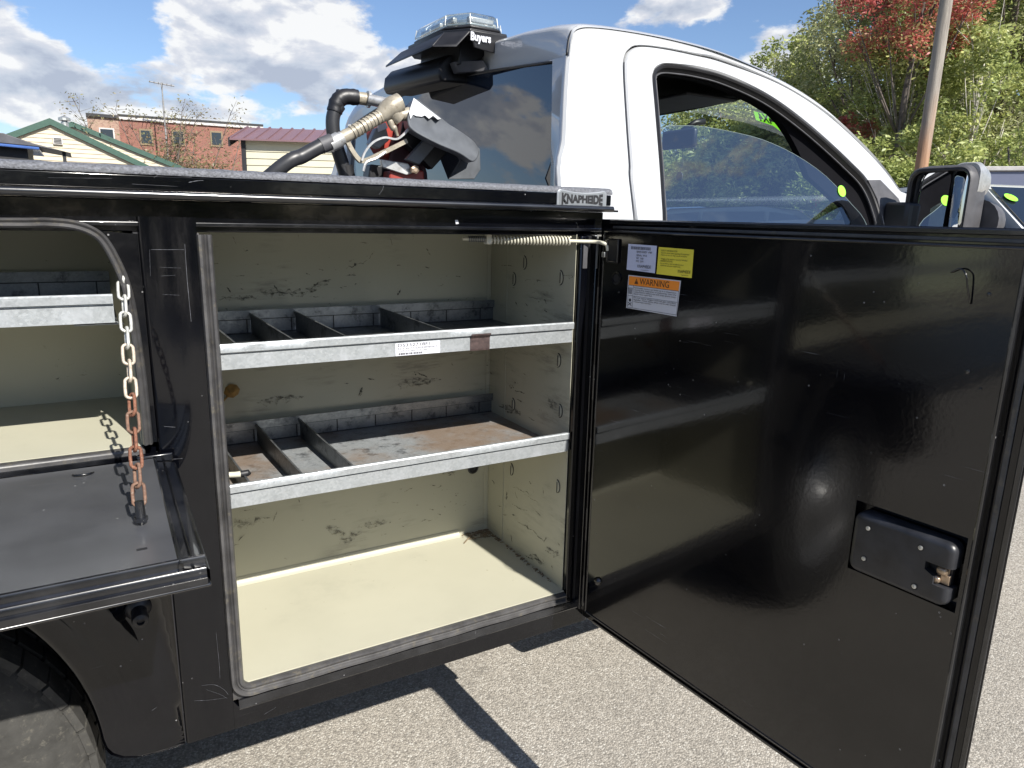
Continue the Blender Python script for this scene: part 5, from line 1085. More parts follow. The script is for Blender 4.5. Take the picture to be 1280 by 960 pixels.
# ------------------------------------------------------------------ loose bits
q = MB(); lf = [(0.236, 1.040), (0.250, 1.036), (0.256, 1.026), (0.252, 1.014), (0.240, 1.008), (0.228, 1.010), (0.222, 1.020), (0.226, 1.032)]
cxl = (0.24, 1.024)
rws = [[(cxl[0] + (x - cxl[0]) * s, 0.3865 - 0.012 * (1 - s) - 0.003 * math.sin(7 * x * 40 + s * 4), cxl[1] + (z - cxl[1]) * s) for x, z in lf] for s in (0.02, 0.5, 0.8, 1.0)]
q.grid(rws, close=True); q.tube(smoothpath([(0.228, 0.384, 1.012), (0.216, 0.382, 1.0), (0.206, 0.382, 0.985), (0.204, 0.383, 0.974)], 4), 0.0022, 6); o = q.build('dry_leaf', 'leafdry', None, smooth=True); tag(o, 'curled brown dry leaf stuck to the back wall between the two shelves', 'leaf')
def twig(pts, r, lab):
    q = MB(); q.tube(smoothpath(pts, 5), r, 5); o = q.build('dry_twig', 'twig', None, smooth=True); tag(o, lab, 'twig', None)
zf = IZ0 + 0.002
twig([(0.872, 0.378, zf), (0.83, 0.365, zf + 0.002), (0.79, 0.335, zf)], 0.0018, 'longest dry twig lying in the back right corner of the compartment floor')
twig([(0.878, 0.36, zf), (0.86, 0.34, zf + 0.003), (0.81, 0.352, zf)], 0.0012, 'thin dark twig crossing the debris in the compartment corner')
q = MB()
for k in range(170):
    a = random.random(); x = 0.885 - abs(random.gauss(0, 0.028)); y = 0.385 - abs(random.gauss(0, 0.02)) if random.random() < 0.5 else 0.385 - random.random() ** 1.5 * 0.36
    if y < 0.34: x = 0.886 - abs(random.gauss(0, 0.004))
    s = random.uniform(0.0008, 0.003); th = random.random() * 3; dx_, dy_ = math.cos(th) * s * 2.2, math.sin(th) * s * 2.2
    q.hexa([(x - dx_, y - dy_, zf - .0015), (x + dx_, y + dy_, zf - .0015), (x + dx_ + dy_ * .3, y + dy_ - dx_ * .3, zf - .0015), (x - dx_ + dy_ * .3, y - dy_ - dx_ * .3, zf - .0015)] + [(x - dx_, y - dy_, zf + s * .3), (x + dx_, y + dy_, zf + s * .3), (x + dx_ + dy_ * .3, y + dy_ - dx_ * .3, zf + s * .3), (x - dx_ + dy_ * .3, y - dy_ - dx_ * .3, zf + s * .3)])
o = q.build('leaf_litter', 'twig', None); tag(o, 'dark crumbs and leaf litter along the right wall of the compartment floor', None, None, 'stuff')
# ------------------------------------------------------------------ background
def far(x, y, d):
    r_ = raydir(x, y); k = d / math.hypot(r_.x, r_.y); return CAM + r_ * k
def frame_at(x, y, d, turn=0.0):
    """origin on the ground under a sight line, right and away directions"""
    p_ = far(x, y, d); a = Vector((p_.x - CAM.x, p_.y - CAM.y, 0)).normalized(); c, s = math.cos(turn), math.sin(turn); a = Vector((a.x * c - a.y * s, a.x * s + a.y * c, 0)); return Vector((p_.x, p_.y, 0)), Vector((a.y, -a.x, 0)), a
M['siding'] = simple('cream_lap_siding', (0.48, 0.42, 0.31), 0.6, var=0.06, scale=3)
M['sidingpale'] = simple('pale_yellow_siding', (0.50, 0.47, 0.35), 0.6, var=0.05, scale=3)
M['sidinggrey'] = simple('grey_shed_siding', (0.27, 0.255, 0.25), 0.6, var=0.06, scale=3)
M['trim'] = simple('green_roof_trim', (0.03, 0.075, 0.055), 0.5)
M['shingle'] = simple('grey_shingle', (0.14, 0.14, 0.14), 0.9, var=0.4, scale=20)
M['metalroof'] = simple('maroon_metal_roof', (0.17, 0.10, 0.11), 0.4, var=0.06, scale=2)
M['coping'] = simple('white_coping', (0.48, 0.46, 0.44), 0.6)
M['dark'] = simple('dark_void', (0.015, 0.015, 0.017), 0.6)
def brickmat(name, a, b, mortar):
    mt, t = new_mat(name); br = t.add('ShaderNodeTexBrick')
    t.put(br.inputs['Vector'], t.mapping(t.obj, (1, 1, 1), rot=(R(90), 0, 0))); br.inputs['Color1'].default_value = (*a, 1); br.inputs['Color2'].default_value = (*b, 1); br.inputs['Mortar'].default_value = (*mortar, 1)
    br.inputs['Scale'].default_value = 4.5; br.inputs['Mortar Size'].default_value = 0.012
    n = t.noise(t.obj, 1.2, 6, 0.7); c = t.mix(t.step(n, 0.45, 0.75), br.outputs[0], tuple(min(1, x * 1.5) for x in a)); setb(t, base=c, rough=0.85); return mt
M['brick'] = brickmat('red_brick', (0.215, 0.085, 0.06), (0.15, 0.055, 0.042), (0.33, 0.25, 0.2))
M['brickb'] = brickmat('brown_brick', (0.22, 0.13, 0.10), (0.32, 0.22, 0.16), (0.3, 0.25, 0.2))

def lap(mb, o, rt, aw, x0, x1, z0, z1, pitch, clip):
    """lap siding boards; clip(z) gives (x0, x1) of the wall at height z"""
    z = z0
    while z < z1:
        zt = min(z + pitch, z1); a0, a1 = clip(z); b0, b1 = clip(zt)
        a0, a1, b0, b1 = max(a0, x0), min(a1, x1), max(b0, x0), min(b1, x1)
        if a1 > a0:
            mb.hexa([o + rt * a0 - aw * 0.022 + UZ * z, o + rt * a1 - aw * 0.022 + UZ * z, o + rt * a1 + UZ * z, o + rt * a0 + UZ * z, o + rt * b0 - aw * 0.004 + UZ * zt, o + rt * b1 - aw * 0.004 + UZ * zt, o + rt * b1 + UZ * zt, o + rt * b0 + UZ * zt])
        z = zt
def gable_house(name, px, py, d, turn, slope, halfw, label, mat, depth=10, vent=None, chim=None, zoff=0.0):
    o, rt, aw = frame_at(px, py, d, turn); zp = far(px, py, d).z + zoff
    root = empty(name, o + aw * depth / 2, label, 'house')
    zt = zp - 0.16; zb = zt - slope * halfw
    q = MB(); lap(q, o, rt, aw, -halfw, halfw, 0.0, zt, 0.115, lambda z: (-halfw, halfw) if z < zb else (-(zt - z) / slope, (zt - z) / slope)); q.build('siding', mat, root)
    q = MB(); q.prism([o + rt * -halfw + aw * .003, o + rt * halfw + aw * .003, o + rt * halfw + UZ * zb + aw * .003, o + UZ * (zt - .02) + aw * .003, o - rt * halfw + UZ * zb + aw * .003], aw * depth); q.build('wall', mat, root)
    for s in (-1, 1):
        e = halfw + 0.45; q = MB(); a = o - aw * 0.08 + UZ * zp; b = o + rt * s * e - aw * 0.08 + UZ * (zp - slope * e)
        q.hexa([a - UZ * .16, b - UZ * .16, b - UZ * .16 + aw * (depth + .5), a - UZ * .16 + aw * (depth + .5), a, b, b + aw * (depth + .5), a + aw * (depth + .5)]); q.build('roof', 'shingle', root)
        q = MB(); a2 = a - aw * 0.03; b2 = b - aw * 0.03; q.hexa([a2 - UZ * .15, b2 - UZ * .15, b2 - UZ * .15 + aw * .028, a2 - UZ * .15 + aw * .028, a2 + UZ * .02, b2 + UZ * .02, b2 + UZ * .02 + aw * .028, a2 + UZ * .02 + aw * .028]); q.build('barge_board', 'trim', root)
    if vent:
        vx, vz, vw, vh = vent; q = MB(); q.prism([o + rt * (vx - vw) - aw * .03 + UZ * (vz - vh), o + rt * (vx + vw) - aw * .03 + UZ * (vz - vh), o + rt * (vx + vw) - aw * .03 + UZ * (vz + vh), o + rt * (vx - vw) - aw * .03 + UZ * (vz + vh)], -aw * 0.05); q.build('gable_vent', 'coping', root)
        q = MB()
        for k in range(4):
            zz = vz - vh * 0.7 + k * vh * 0.42; q.prism([o + rt * (vx - vw * .8) - aw * .083 + UZ * zz, o + rt * (vx + vw * .8) - aw * .083 + UZ * zz, o + rt * (vx + vw * .8) - aw * .083 + UZ * (zz + vh * .2), o + rt * (vx - vw * .8) - aw * .083 + UZ * (zz + vh * .2)], -aw * .01)
        q.build('vent_louvre', 'dark', root)
    if chim:
        c = o + rt * chim[0] + aw * 1.2; q = MB(); q.lathe(c + UZ * (chim[1] - .7), UZ, [(0.10, 0), (0.10, 0.55)], 12); q.lathe(c + UZ * (chim[1] - .12), UZ, [(0.16, 0), (0.16, 0.07), (0.03, 0.13)], 12); q.build('flue_pipe', 'zinc', root)
        q = MB(); q.lathe(c + UZ * (chim[1] - .2), UZ, [(0.07, 0), (0.07, 0.1)], 8); q.build('flue_gap', 'dark', root)
    return root, o, rt, aw
g1 = gable_house('gabled_house', 62, 149, 24, 0.0, 0.475, 5.2, 'cream sided gable with green trim, small square vent and a flue pipe', 'siding', vent=(0.13, far(66, 176, 24).z, 0.11, 0.09), chim=(0.36, far(75, 144, 24).z + 0.1))
g2 = gable_house('gabled_house', 90, 153, 29, 0.0, 0.385, 6.6, 'second cream gable with green trim rising behind the nearer one', 'siding')
# brick buildings
bo, brt, baw = frame_at(190, 160, 46); 
def bx_(mb, o, rt, aw, x0, x1, y0, y1, z0, z1):
    P8 = [o + rt * a + aw * b + UZ * c for c in (z0, z1) for a, b in ((x0, y0), (x1, y0), (x1, y1), (x0, y1))]; mb.hexa(P8); return mb
def lx(px, d, o, rt): return (far(px, 160, d) - Vector((o.x, o.y, 0))).dot(rt)
BR = empty('brick_building', bo + baw * 5, 'long red brick building with a pale coping seen beyond the sapling', 'building')
zb_ = far(190, 152, 46).z
q = MB(); bx_(q, bo, brt, baw, lx(148, 46, bo, brt), lx(330, 46, bo, brt), 0, 10, 0, zb_); q.build('wall', 'brick', BR)
q = MB(); bx_(q, bo, brt, baw, lx(148, 46, bo, brt), lx(330, 46, bo, brt), -0.1, 10.1, zb_, zb_ + 0.16); q.build('coping', 'coping', BR)
q = MB(); bx_(q, bo, brt, baw, lx(148, 46, bo, brt), lx(330, 46, bo, brt), -0.14, 10.14, zb_ + 0.162, zb_ + 0.26); q.build('parapet_cap', 'dark', BR)
for wx, wy in ((182, 172), (222, 173), (270, 174)):
    xx = lx(wx, 46, bo, brt); zz = far(wx, wy, 46).z; q = MB(); bx_(q, bo, brt, baw, xx - .33, xx + .33, -0.05, -0.005, zz - .4, zz + .45); wf = q.build('window', 'twig', BR); q = MB(); bx_(q, bo, brt, baw, xx - .25, xx + .25, -0.07, -0.052, zz - .3, zz + .36); q.build('pane', 'carglass', wf)
B2 = empty('brick_tower', bo - baw * 2 - brt * 1.5, 'taller brown brick block at the left end of the red brick building', 'building')
zt_ = far(130, 147, 42).z; bo2, brt2, baw2 = frame_at(129, 160, 42)
q = MB(); bx_(q, bo2, brt2, baw2, lx(110, 42, bo2, brt2), lx(149, 42, bo2, brt2), 0, 3.0, 0, zt_); q.build('wall', 'brickb', B2)
q = MB(); bx_(q, bo2, brt2, baw2, lx(109, 42, bo2, brt2), lx(150, 42, bo2, brt2), -0.12, 3.1, zt_, zt_ + .15); q.build('parapet_cap', 'dark', B2)
xx = lx(133, 42, bo2, brt2); zz = far(132, 168, 42).z; q = MB(); bx_(q, bo2, brt2, baw2, xx - .33, xx + .33, -0.05, -0.005, zz - .4, zz + .3); wf = q.build('window', 'coping', B2); q = MB(); bx_(q, bo2, brt2, baw2, xx - .27, xx + .27, -0.07, -0.052, zz - .34, zz + .24); q.build('pane', 'carglass', wf)
# shed with a ribbed metal roof
so_, srt, saw = frame_at(303, 170, 17, R(-14))
SH = empty('metal_roof_shed', so_ + srt * 2 + saw * 2, 'pale yellow shed with grey end wall under a ribbed maroon metal roof', 'shed')
ze = far(303, 175, 17).z; zp = far(303, 153, 17).z - 0.02; Ls = 6.2; Dp = 2.6
q = MB(); lap(q, so_, srt, saw, 0.0, Ls, 0, ze, 0.14, lambda z: (0, Ls)); q.build('siding', 'sidingpale', SH)
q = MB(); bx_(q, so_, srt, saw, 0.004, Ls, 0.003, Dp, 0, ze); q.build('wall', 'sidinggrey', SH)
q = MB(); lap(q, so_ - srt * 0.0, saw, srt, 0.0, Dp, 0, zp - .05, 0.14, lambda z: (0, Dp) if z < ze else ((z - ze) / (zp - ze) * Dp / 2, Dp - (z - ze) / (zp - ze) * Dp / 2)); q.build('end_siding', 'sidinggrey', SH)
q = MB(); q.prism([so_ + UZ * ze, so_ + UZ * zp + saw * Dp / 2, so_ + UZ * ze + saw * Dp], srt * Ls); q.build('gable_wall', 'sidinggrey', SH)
sl = (zp - ze) / (Dp / 2)
for s in (0, 1):
    e0 = so_ - srt * 0.22 + (saw * -0.2 if s == 0 else saw * (Dp + .2)) + UZ * (ze - 0.2 * sl + .03); e1 = so_ - srt * 0.22 + saw * Dp / 2 + UZ * (zp + .03)
    q = MB(); q.hexa([e0, e0 + srt * (Ls + .4), e1 + srt * (Ls + .4), e1, e0 + UZ * .03, e0 + srt * (Ls + .4) + UZ * .03, e1 + srt * (Ls + .4) + UZ * .03, e1 + UZ * .03]); q.build('roof_sheet', 'metalroof', SH)
    q = MB()
    for k in range(26):
        a = e0 + srt * (0.01 + k * 0.25) + UZ * .0305; b = e1 + srt * (0.01 + k * 0.25) + UZ * .0305; q.hexa([a, a + srt * .03, b + srt * .03, b, a + UZ * .03, a + srt * .03 + UZ * .03, b + srt * .03 + UZ * .03, b + UZ * .03])
    q.build('roof_ribs', 'metalroof', SH)
    q = MB(); a = e0 - srt * .03; b = e1 - srt * .03; q.hexa([a - UZ * .13, a - UZ * .13 + srt * .03, b - UZ * .13 + srt * .03, b - UZ * .13, a + UZ * .04, a + UZ * .04 + srt * .03, b + UZ * .04 + srt * .03, b + UZ * .04]); q.build('barge_board', 'dark', SH)
q = MB(); bx_(q, so_, srt, saw, -0.03, 0.06, -0.05, 0.02, 0, ze); q.build('corner_board', 'dark', SH)

# foliage
def leafmat(name, cols, transl=0.4, gain=2.7):
    mt = bpy.data.materials.new(name); mt.use_nodes = True; t = NT(mt.node_tree); t.n.clear()
    geo = t.add('ShaderNodeNewGeometry'); tcn = t.add('ShaderNodeTexCoord').outputs['Object']
    n = t.noise(tcn, 0.55, 3, 0.6)
    f = t.math('ADD', t.math('MULTIPLY', geo.outputs['Random Per Island'], 0.55), t.math('MULTIPLY', t.step(n, 0.3, 0.7), 0.45))
    c = t.ramp(f, [(i / (len(cols) - 1), tuple(min(1, v_ * gain) for v_ in cc)) for i, cc in enumerate(cols)])
    d = t.add('ShaderNodeBsdfDiffuse'); t.put(d.inputs[0], c); tr = t.add('ShaderNodeBsdfTranslucent'); t.put(tr.inputs[0], c)
    gl = t.add('ShaderNodeBsdfGlossy'); gl.inputs['Roughness'].default_value = 0.45; gl.inputs[0].default_value = (0.5, 0.5, 0.5, 1)
    m1 = t.add('ShaderNodeMixShader'); m1.inputs[0].default_value = transl; t.l.new(d.outputs[0], m1.inputs[1]); t.l.new(tr.outputs[0], m1.inputs[2])
    m2 = t.add('ShaderNodeMixShader'); m2.inputs[0].default_value = 0.05; t.l.new(m1.outputs[0], m2.inputs[1]); t.l.new(gl.outputs[0], m2.inputs[2])
    o = t.add('ShaderNodeOutputMaterial'); t.l.new(m2.outputs[0], o.inputs[0]); return mt
M['willow'] = leafmat('grey_green_leaves', [(0.06, 0.065, 0.03), (0.105, 0.112, 0.05), (0.15, 0.158, 0.08), (0.20, 0.20, 0.115)])
M['green'+'leaf'] = leafmat('mid_green_leaves', [(0.055, 0.07, 0.022), (0.10, 0.12, 0.038), (0.155, 0.17, 0.06), (0.23, 0.23, 0.09)])
M['lime'] = leafmat('yellow_green_leaves', [(0.06, 0.075, 0.022), (0.105, 0.125, 0.038), (0.155, 0.17, 0.055), (0.21, 0.21, 0.08)])
M['redleaf'] = leafmat('red_maple_leaves', [(0.11, 0.03, 0.028), (0.20, 0.04, 0.04), (0.24, 0.065, 0.055), (0.16, 0.14, 0.06), (0.12, 0.13, 0.05)], gain=2.2)
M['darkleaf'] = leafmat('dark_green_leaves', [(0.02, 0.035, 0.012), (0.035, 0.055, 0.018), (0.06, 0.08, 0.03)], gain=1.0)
M['sapling'] = leafmat('olive_autumn_leaves', [(0.09, 0.08, 0.035), (0.12, 0.12, 0.05), (0.13, 0.095, 0.055), (0.16, 0.165, 0.07)], gain=1.8)
M['bark'] = simple('grey_bark', (0.12, 0.10, 0.085), 0.9, var=0.4, scale=6, bmp=0.5, bscale=30)
M['birch'] = simple('pale_birch_bark', (0.50, 0.47, 0.41), 0.8, var=0.25, scale=5, dirt=(0.1, 0.09, 0.08))
def leaves(centers, radii, n_per, size, zsq=1.0, droop=0.0):
    k = len(centers); tot = int(sum(n_per))
    idx = np.repeat(np.arange(k), n_per)
    d = RNG.normal(size=(tot, 3)); d /= np.linalg.norm(d, axis=1)[:, None]; rr_ = RNG.random(tot) ** 0.45
    pos = centers[idx] + d * (rr_ * radii[idx])[:, None] * np.array([1, 1, zsq]); pos[:, 2] -= droop * rr_ * RNG.random(tot)
    a = RNG.normal(size=(tot, 3)); a[:, 2] *= 0.6; a /= np.linalg.norm(a, axis=1)[:, None]
    b = np.cross(a, RNG.normal(size=(tot, 3))); b /= np.linalg.norm(b, axis=1)[:, None]
    s = size * RNG.uniform(0.6, 1.35, tot)[:, None]
    a = a * s; b = b * s * 0.42
    v = np.stack([pos - a, pos + b * .9 - a * .1, pos + a, pos - b * .9 + a * .1], axis=1).reshape(-1, 3)
    return v
def leafmesh(name, v, mat, parent):
    n = len(v) // 4; me = bpy.data.meshes.new(name); me.vertices.add(len(v)); me.vertices.foreach_set('co', v.astype(np.float32).ravel())
    me.loops.add(n * 4); me.polygons.add(n); me.loops.foreach_set('vertex_index', np.arange(n * 4, dtype=np.int32)); me.polygons.foreach_set('loop_start', np.arange(0, n * 4, 4, dtype=np.int32)); me.update(calc_edges=True)
    me.materials.append(M[mat]); o = bpy.data.objects.new(name, me); COL.objects.link(o); o.parent = parent; return o
def tree(name, base, hgt, rad, mat, label, n=14000, size=0.07, trunkr=0.14, bark='bark', clumps=70, z0=0.25, shape=1.0, cat='tree', group=None, droop=0.3, limbs=9, dense=1.0):
    base = Vector((base.x, base.y, 0)); root = empty(name, base, label, cat, group)
    cz = hgt * (z0 + 1) / 2; hz = hgt * (1 - z0) / 2
    cen = []
    while len(cen) < clumps:
        p_ = RNG.uniform(-1, 1, 3); L2 = np.linalg.norm(p_)
        if L2 > 1 or L2 < 0.35: continue
        wz = 1 - 0.35 * max(0, p_[2]) * shape
        cen.append([p_[0] * rad * wz * RNG.uniform(.8, 1.12), p_[1] * rad * wz * RNG.uniform(.8, 1.12), cz + p_[2] * hz])
    cen = np.array(cen); cr = RNG.uniform(0.12, 0.30, clumps) * rad * 0.95; wts = cr ** 2; npc = np.maximum(20, (n * wts / wts.sum())).astype(int)
    v = leaves(cen, cr, npc, size, 0.8, droop); leafmesh('crown', v, mat, root)
    tr = MB(); lean = Vector((random.uniform(-.05, .05), random.uniform(-.05, .05), 0)); top = Vector((0, 0, hgt * 0.86)) + lean * hgt
    tp = [Vector((0, 0, 0)).lerp(top, t) + Vector((noise.noise(Vector((t * 3, base.x, 1))), noise.noise(Vector((t * 3, base.y, 7))), 0)) * 0.12 * t * rad for t in np.linspace(0, 1, 9)]
    tr.tube(tp, [trunkr * (1 - 0.85 * t) + 0.012 for t in np.linspace(0, 1, 9)], 8)
    tk = tr.build('trunk', bark, root, smooth=True, local=True)
    lb = MB(); order = RNG.permutation(clumps)[:limbs * 3]
    for j, ci in enumerate(order):
        c = Vector(cen[ci]); t = max(0.15, min(0.9, (c.z / hgt) - 0.18)); s_ = tp[int(t * 8)]; m_ = s_.lerp(c, 0.5) + Vector((0, 0, -0.06 * rad)); r0 = trunkr * 0.35 * (1 - t * .6)
        lb.tube([s_, m_, c], [r0, r0 * 0.6, r0 * 0.2 + .004], 5)
        for q_ in range(3):
            e = c + Vector(RNG.normal(size=3)) * cr[ci] * 0.6; lb.tube([m_.lerp(c, .6), e], [r0 * .3 + .003, .004], 4)
    o = lb.build('limb', bark, root, smooth=True, local=True); return root
def gp(px, d):
    p_ = far(px, 200, d); return Vector((p_.x, p_.y, 0))
# the wood at the right
tree('willow_tree', gp(1078, 27), 11.5, 3.1, 'willow', 'tall grey green tree at the left edge of the wood, left of the red maple', n=42000, size=0.065, clumps=130, trunkr=.22, z0=.12)
tree('red_maple_tree', gp(1118, 23.4), 11.5, 1.9, 'redleaf', 'red leaved maple behind the utility pole', n=15000, size=0.065, clumps=60, trunkr=.14, z0=.46, limbs=5)
tree('willow_tree', gp(1250, 27), 13.0, 3.6, 'willow', 'tall grey green tree right of the utility pole', n=46000, size=0.068, clumps=140, trunkr=.22, z0=.10)
tree('birch_tree', gp(1205, 23.5), 6.8, 1.9, 'greenleaf', 'pale trunked birch between the utility pole and the trailer', n=9000, size=0.07, clumps=50, bark='birch', trunkr=.10, z0=.35)
tree('birch_tree', gp(1120, 25.0), 7.8, 2.2, 'greenleaf', 'pale trunked birch just left of the utility pole', n=11000, size=0.07, clumps=60, bark='birch', trunkr=.09, z0=.3)
tree('green_tree', gp(1100, 33), 12.0, 4.2, 'greenleaf', 'broad mid green tree behind the red maple', n=24000, size=0.11, clumps=110, z0=.08)
tree('green_tree', gp(1290, 31), 13.5, 4.4, 'greenleaf', 'mid green tree at the right edge of the photo', n=24000, size=0.11, clumps=110, z0=.05)
tree('red_shrub', gp(1062, 24.5), 4.6, 1.3, 'redleaf', 'dark red shrub low in front of the wood', n=5000, size=0.07, clumps=30, trunkr=.05, z0=.35, cat='shrub')
for k, (px_, d, h_, r_, mt_, lb_) in enumerate([(1078, 21, 3.6, 1.9, 'lime', 'yellow green bush beside the windscreen pillar'), (1120, 21.5, 3.4, 1.8, 'greenleaf', 'mid green bush left of the pole foot'), (1168, 21, 3.1, 1.7, 'lime', 'yellow green bush at the pole foot'), (1215, 20.5, 3.5, 1.9, 'lime', 'bright yellow green bush above the trailer roof'), (1262, 21, 3.8, 2.0, 'greenleaf', 'mid green bush at the right edge above the trailer')]):
    tree('bush', gp(px_, d), h_, r_, mt_, lb_, n=9000, size=0.065, clumps=46, trunkr=.05, z0=.02, cat='bush', group='bushes along the wood')
for k, (px_, d, h_, r_, mt_) in enumerate([(968, 38, 10.4, 2.8, 'greenleaf'), (930, 40, 8.2, 3.2, 'willow'), (890, 37, 7.6, 3.2, 'greenleaf'), (850, 42, 6.8, 3.4, 'willow'), (1000, 31, 8.5, 2.6, 'lime'), (955, 29, 5.0, 2.6, 'greenleaf'), (905, 29, 4.6, 2.6, 'lime'), (862, 30, 4.2, 2.4, 'greenleaf')]):
    lb_ = ['tall green tree seen through the cab left of the big willow', 'grey green tree seen through the cab windscreen', 'green tree behind the cab mirror', 'grey green tree at the left edge of the cab window', 'yellow green tree rising just over the windscreen pillar', 'low green tree seen through the windscreen', 'low yellow green tree seen through the windscreen', 'low green tree left in the cab window'][k]
    tree('green_tree', gp(px_, d), h_, r_, mt_, lb_, n=11000, size=0.11, clumps=70, z0=.05, group='trees beyond the cab')
# wall of wood behind, reads as one mass
cen = []
for k in range(260):
    px_ = random.uniform(840, 1420); d = random.uniform(40, 50); p_ = gp(px_, d); hmax = 15.5 if px_ > 1090 else 8.0 if px_ > 1020 else 4.5
    cen.append([p_.x, p_.y, random.uniform(0.5, hmax)])
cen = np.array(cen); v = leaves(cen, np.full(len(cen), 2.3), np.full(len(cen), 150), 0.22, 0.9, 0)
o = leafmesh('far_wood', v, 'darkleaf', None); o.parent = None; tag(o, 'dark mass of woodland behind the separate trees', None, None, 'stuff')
# sapling in front of the brick building
sb = gp(205, 30); SP = empty('sapling_tree', sb, 'thin autumn sapling with sparse olive leaves before the red brick wall', 'tree')
br_ = MB(); tips = []
for s in range(30):
    ang = random.uniform(-.75, .75); dep = random.uniform(-.5, .5); L_ = random.uniform(2.4, 5.0)
    a = Vector((0, 0, .3)) + Vector((random.uniform(-.7, 1.6), random.uniform(-.6, .6), 0)); e = a + Vector((ang * L_ * .55, dep * L_ * .4, L_ * .93)); mdl = a.lerp(e, .5) + Vector((random.uniform(-.2, .2), 0, 0))
    path = smoothpath([a, mdl, e], 5); br_.tube(path, [0.03 * (1 - i / 11) + .006 for i in range(len(path))], 5)
    for j in range(3, len(path)):
        for c_ in range(3):
            t = path[j] + Vector((random.uniform(-.6, .6), random.uniform(-.6, .6), random.uniform(.0, .55))); br_.tube([path[j], t], [.009, .004], 4); tips.append(list(t))
br_.build('trunk', 'bark', SP, smooth=True, local=True)
tips = np.array(tips); v = leaves(tips, np.full(len(tips), .30), np.where(tips[:, 2] < 3.0, 22, 8), 0.055, 1, 0); leafmesh('crown', v, 'sapling', SP)
tree('bush', gp(262, 27), 2.3, 0.75, 'sapling', 'olive shrub beside the grey shed wall', n=2600, size=0.05, clumps=22, trunkr=.03, z0=.02, cat='bush')
tree('bush', gp(222, 28), 2.0, 1.0, 'sapling', 'low autumn shrub at the foot of the sapling', n=2600, size=0.05, clumps=22, trunkr=.03, z0=.02, cat='bush')
# television aerial
ab = gp(210, 44); q = MB(); za = far(210, 104, 44).z; q.tube([(ab.x, ab.y, 0), (ab.x, ab.y, za)], 0.035, 6)
r0 = brt; q.tube([Vector((ab.x, ab.y, za)) - r0 * .6, Vector((ab.x, ab.y, za - .12)) + r0 * .6], 0.03, 5)
for k in range(6):
    c = Vector((ab.x, ab.y, za - .02 * k)) + r0 * (-.55 + .2 * k); q.tube([c - baw * .4, c + baw * .4 + UZ * 0.02], .016, 4); q.tube([c - UZ * .07, c + UZ * .09], .016, 4)
q.tube([(ab.x, ab.y, 3.9), (ab.x, ab.y, za - .9)], .045, 6)
tag(q.build('television_aerial', simple('pale_mast', (.22, .22, .22), .6), None), 'pale mast with a comb shaped aerial over the sapling', 'aerial')
# utility pole
pb = far(1152, 207, 17); pt_ = far(1183, 0, 17); dirp = (pt_ - pb).normalized(); pfoot = pb - dirp * (pb.z / dirp.z); ptop = pb + dirp * 9
mt, t = new_mat('weathered_pole_wood'); sx = t.add('ShaderNodeSeparateXYZ'); t.put(sx.inputs[0], t.obj)
n_ = t.noise(t.mapping(t.obj, (9, 9, 0.6)), 2.0, 7, 0.7); n2 = t.noise(t.mapping(t.obj, (2, 2, 1.0)), 1.6, 4)
c = t.ramp(n_, [(0.3, (0.15, 0.13, 0.115)), (0.6, (0.27, 0.245, 0.21)), (0.8, (0.33, 0.30, 0.265))])
low = t.step(t.math('ADD', sx.outputs[2], t.math('MULTIPLY', n2, 1.6)), 4.8, 3.4); c = t.mix(t.math('MULTIPLY', low, 0.65), c, t.ramp(n_, [(0.3, (0.25, 0.10, 0.035)), (0.7, (0.42, 0.20, 0.08))]))
setb(t, base=c, rough=0.85); bump(t, n_, 0.5, 0.02); M['polewood'] = mt
q = MB(); q.tube([pfoot.lerp(ptop, k / 14) for k in range(15)], [0.125 - 0.025 * k / 14 for k in range(15)], 20)
PO = q.build('utility_pole', 'polewood', None, smooth=True); tag(PO, 'leaning weathered wooden utility pole, orange brown near its foot', 'utility pole')

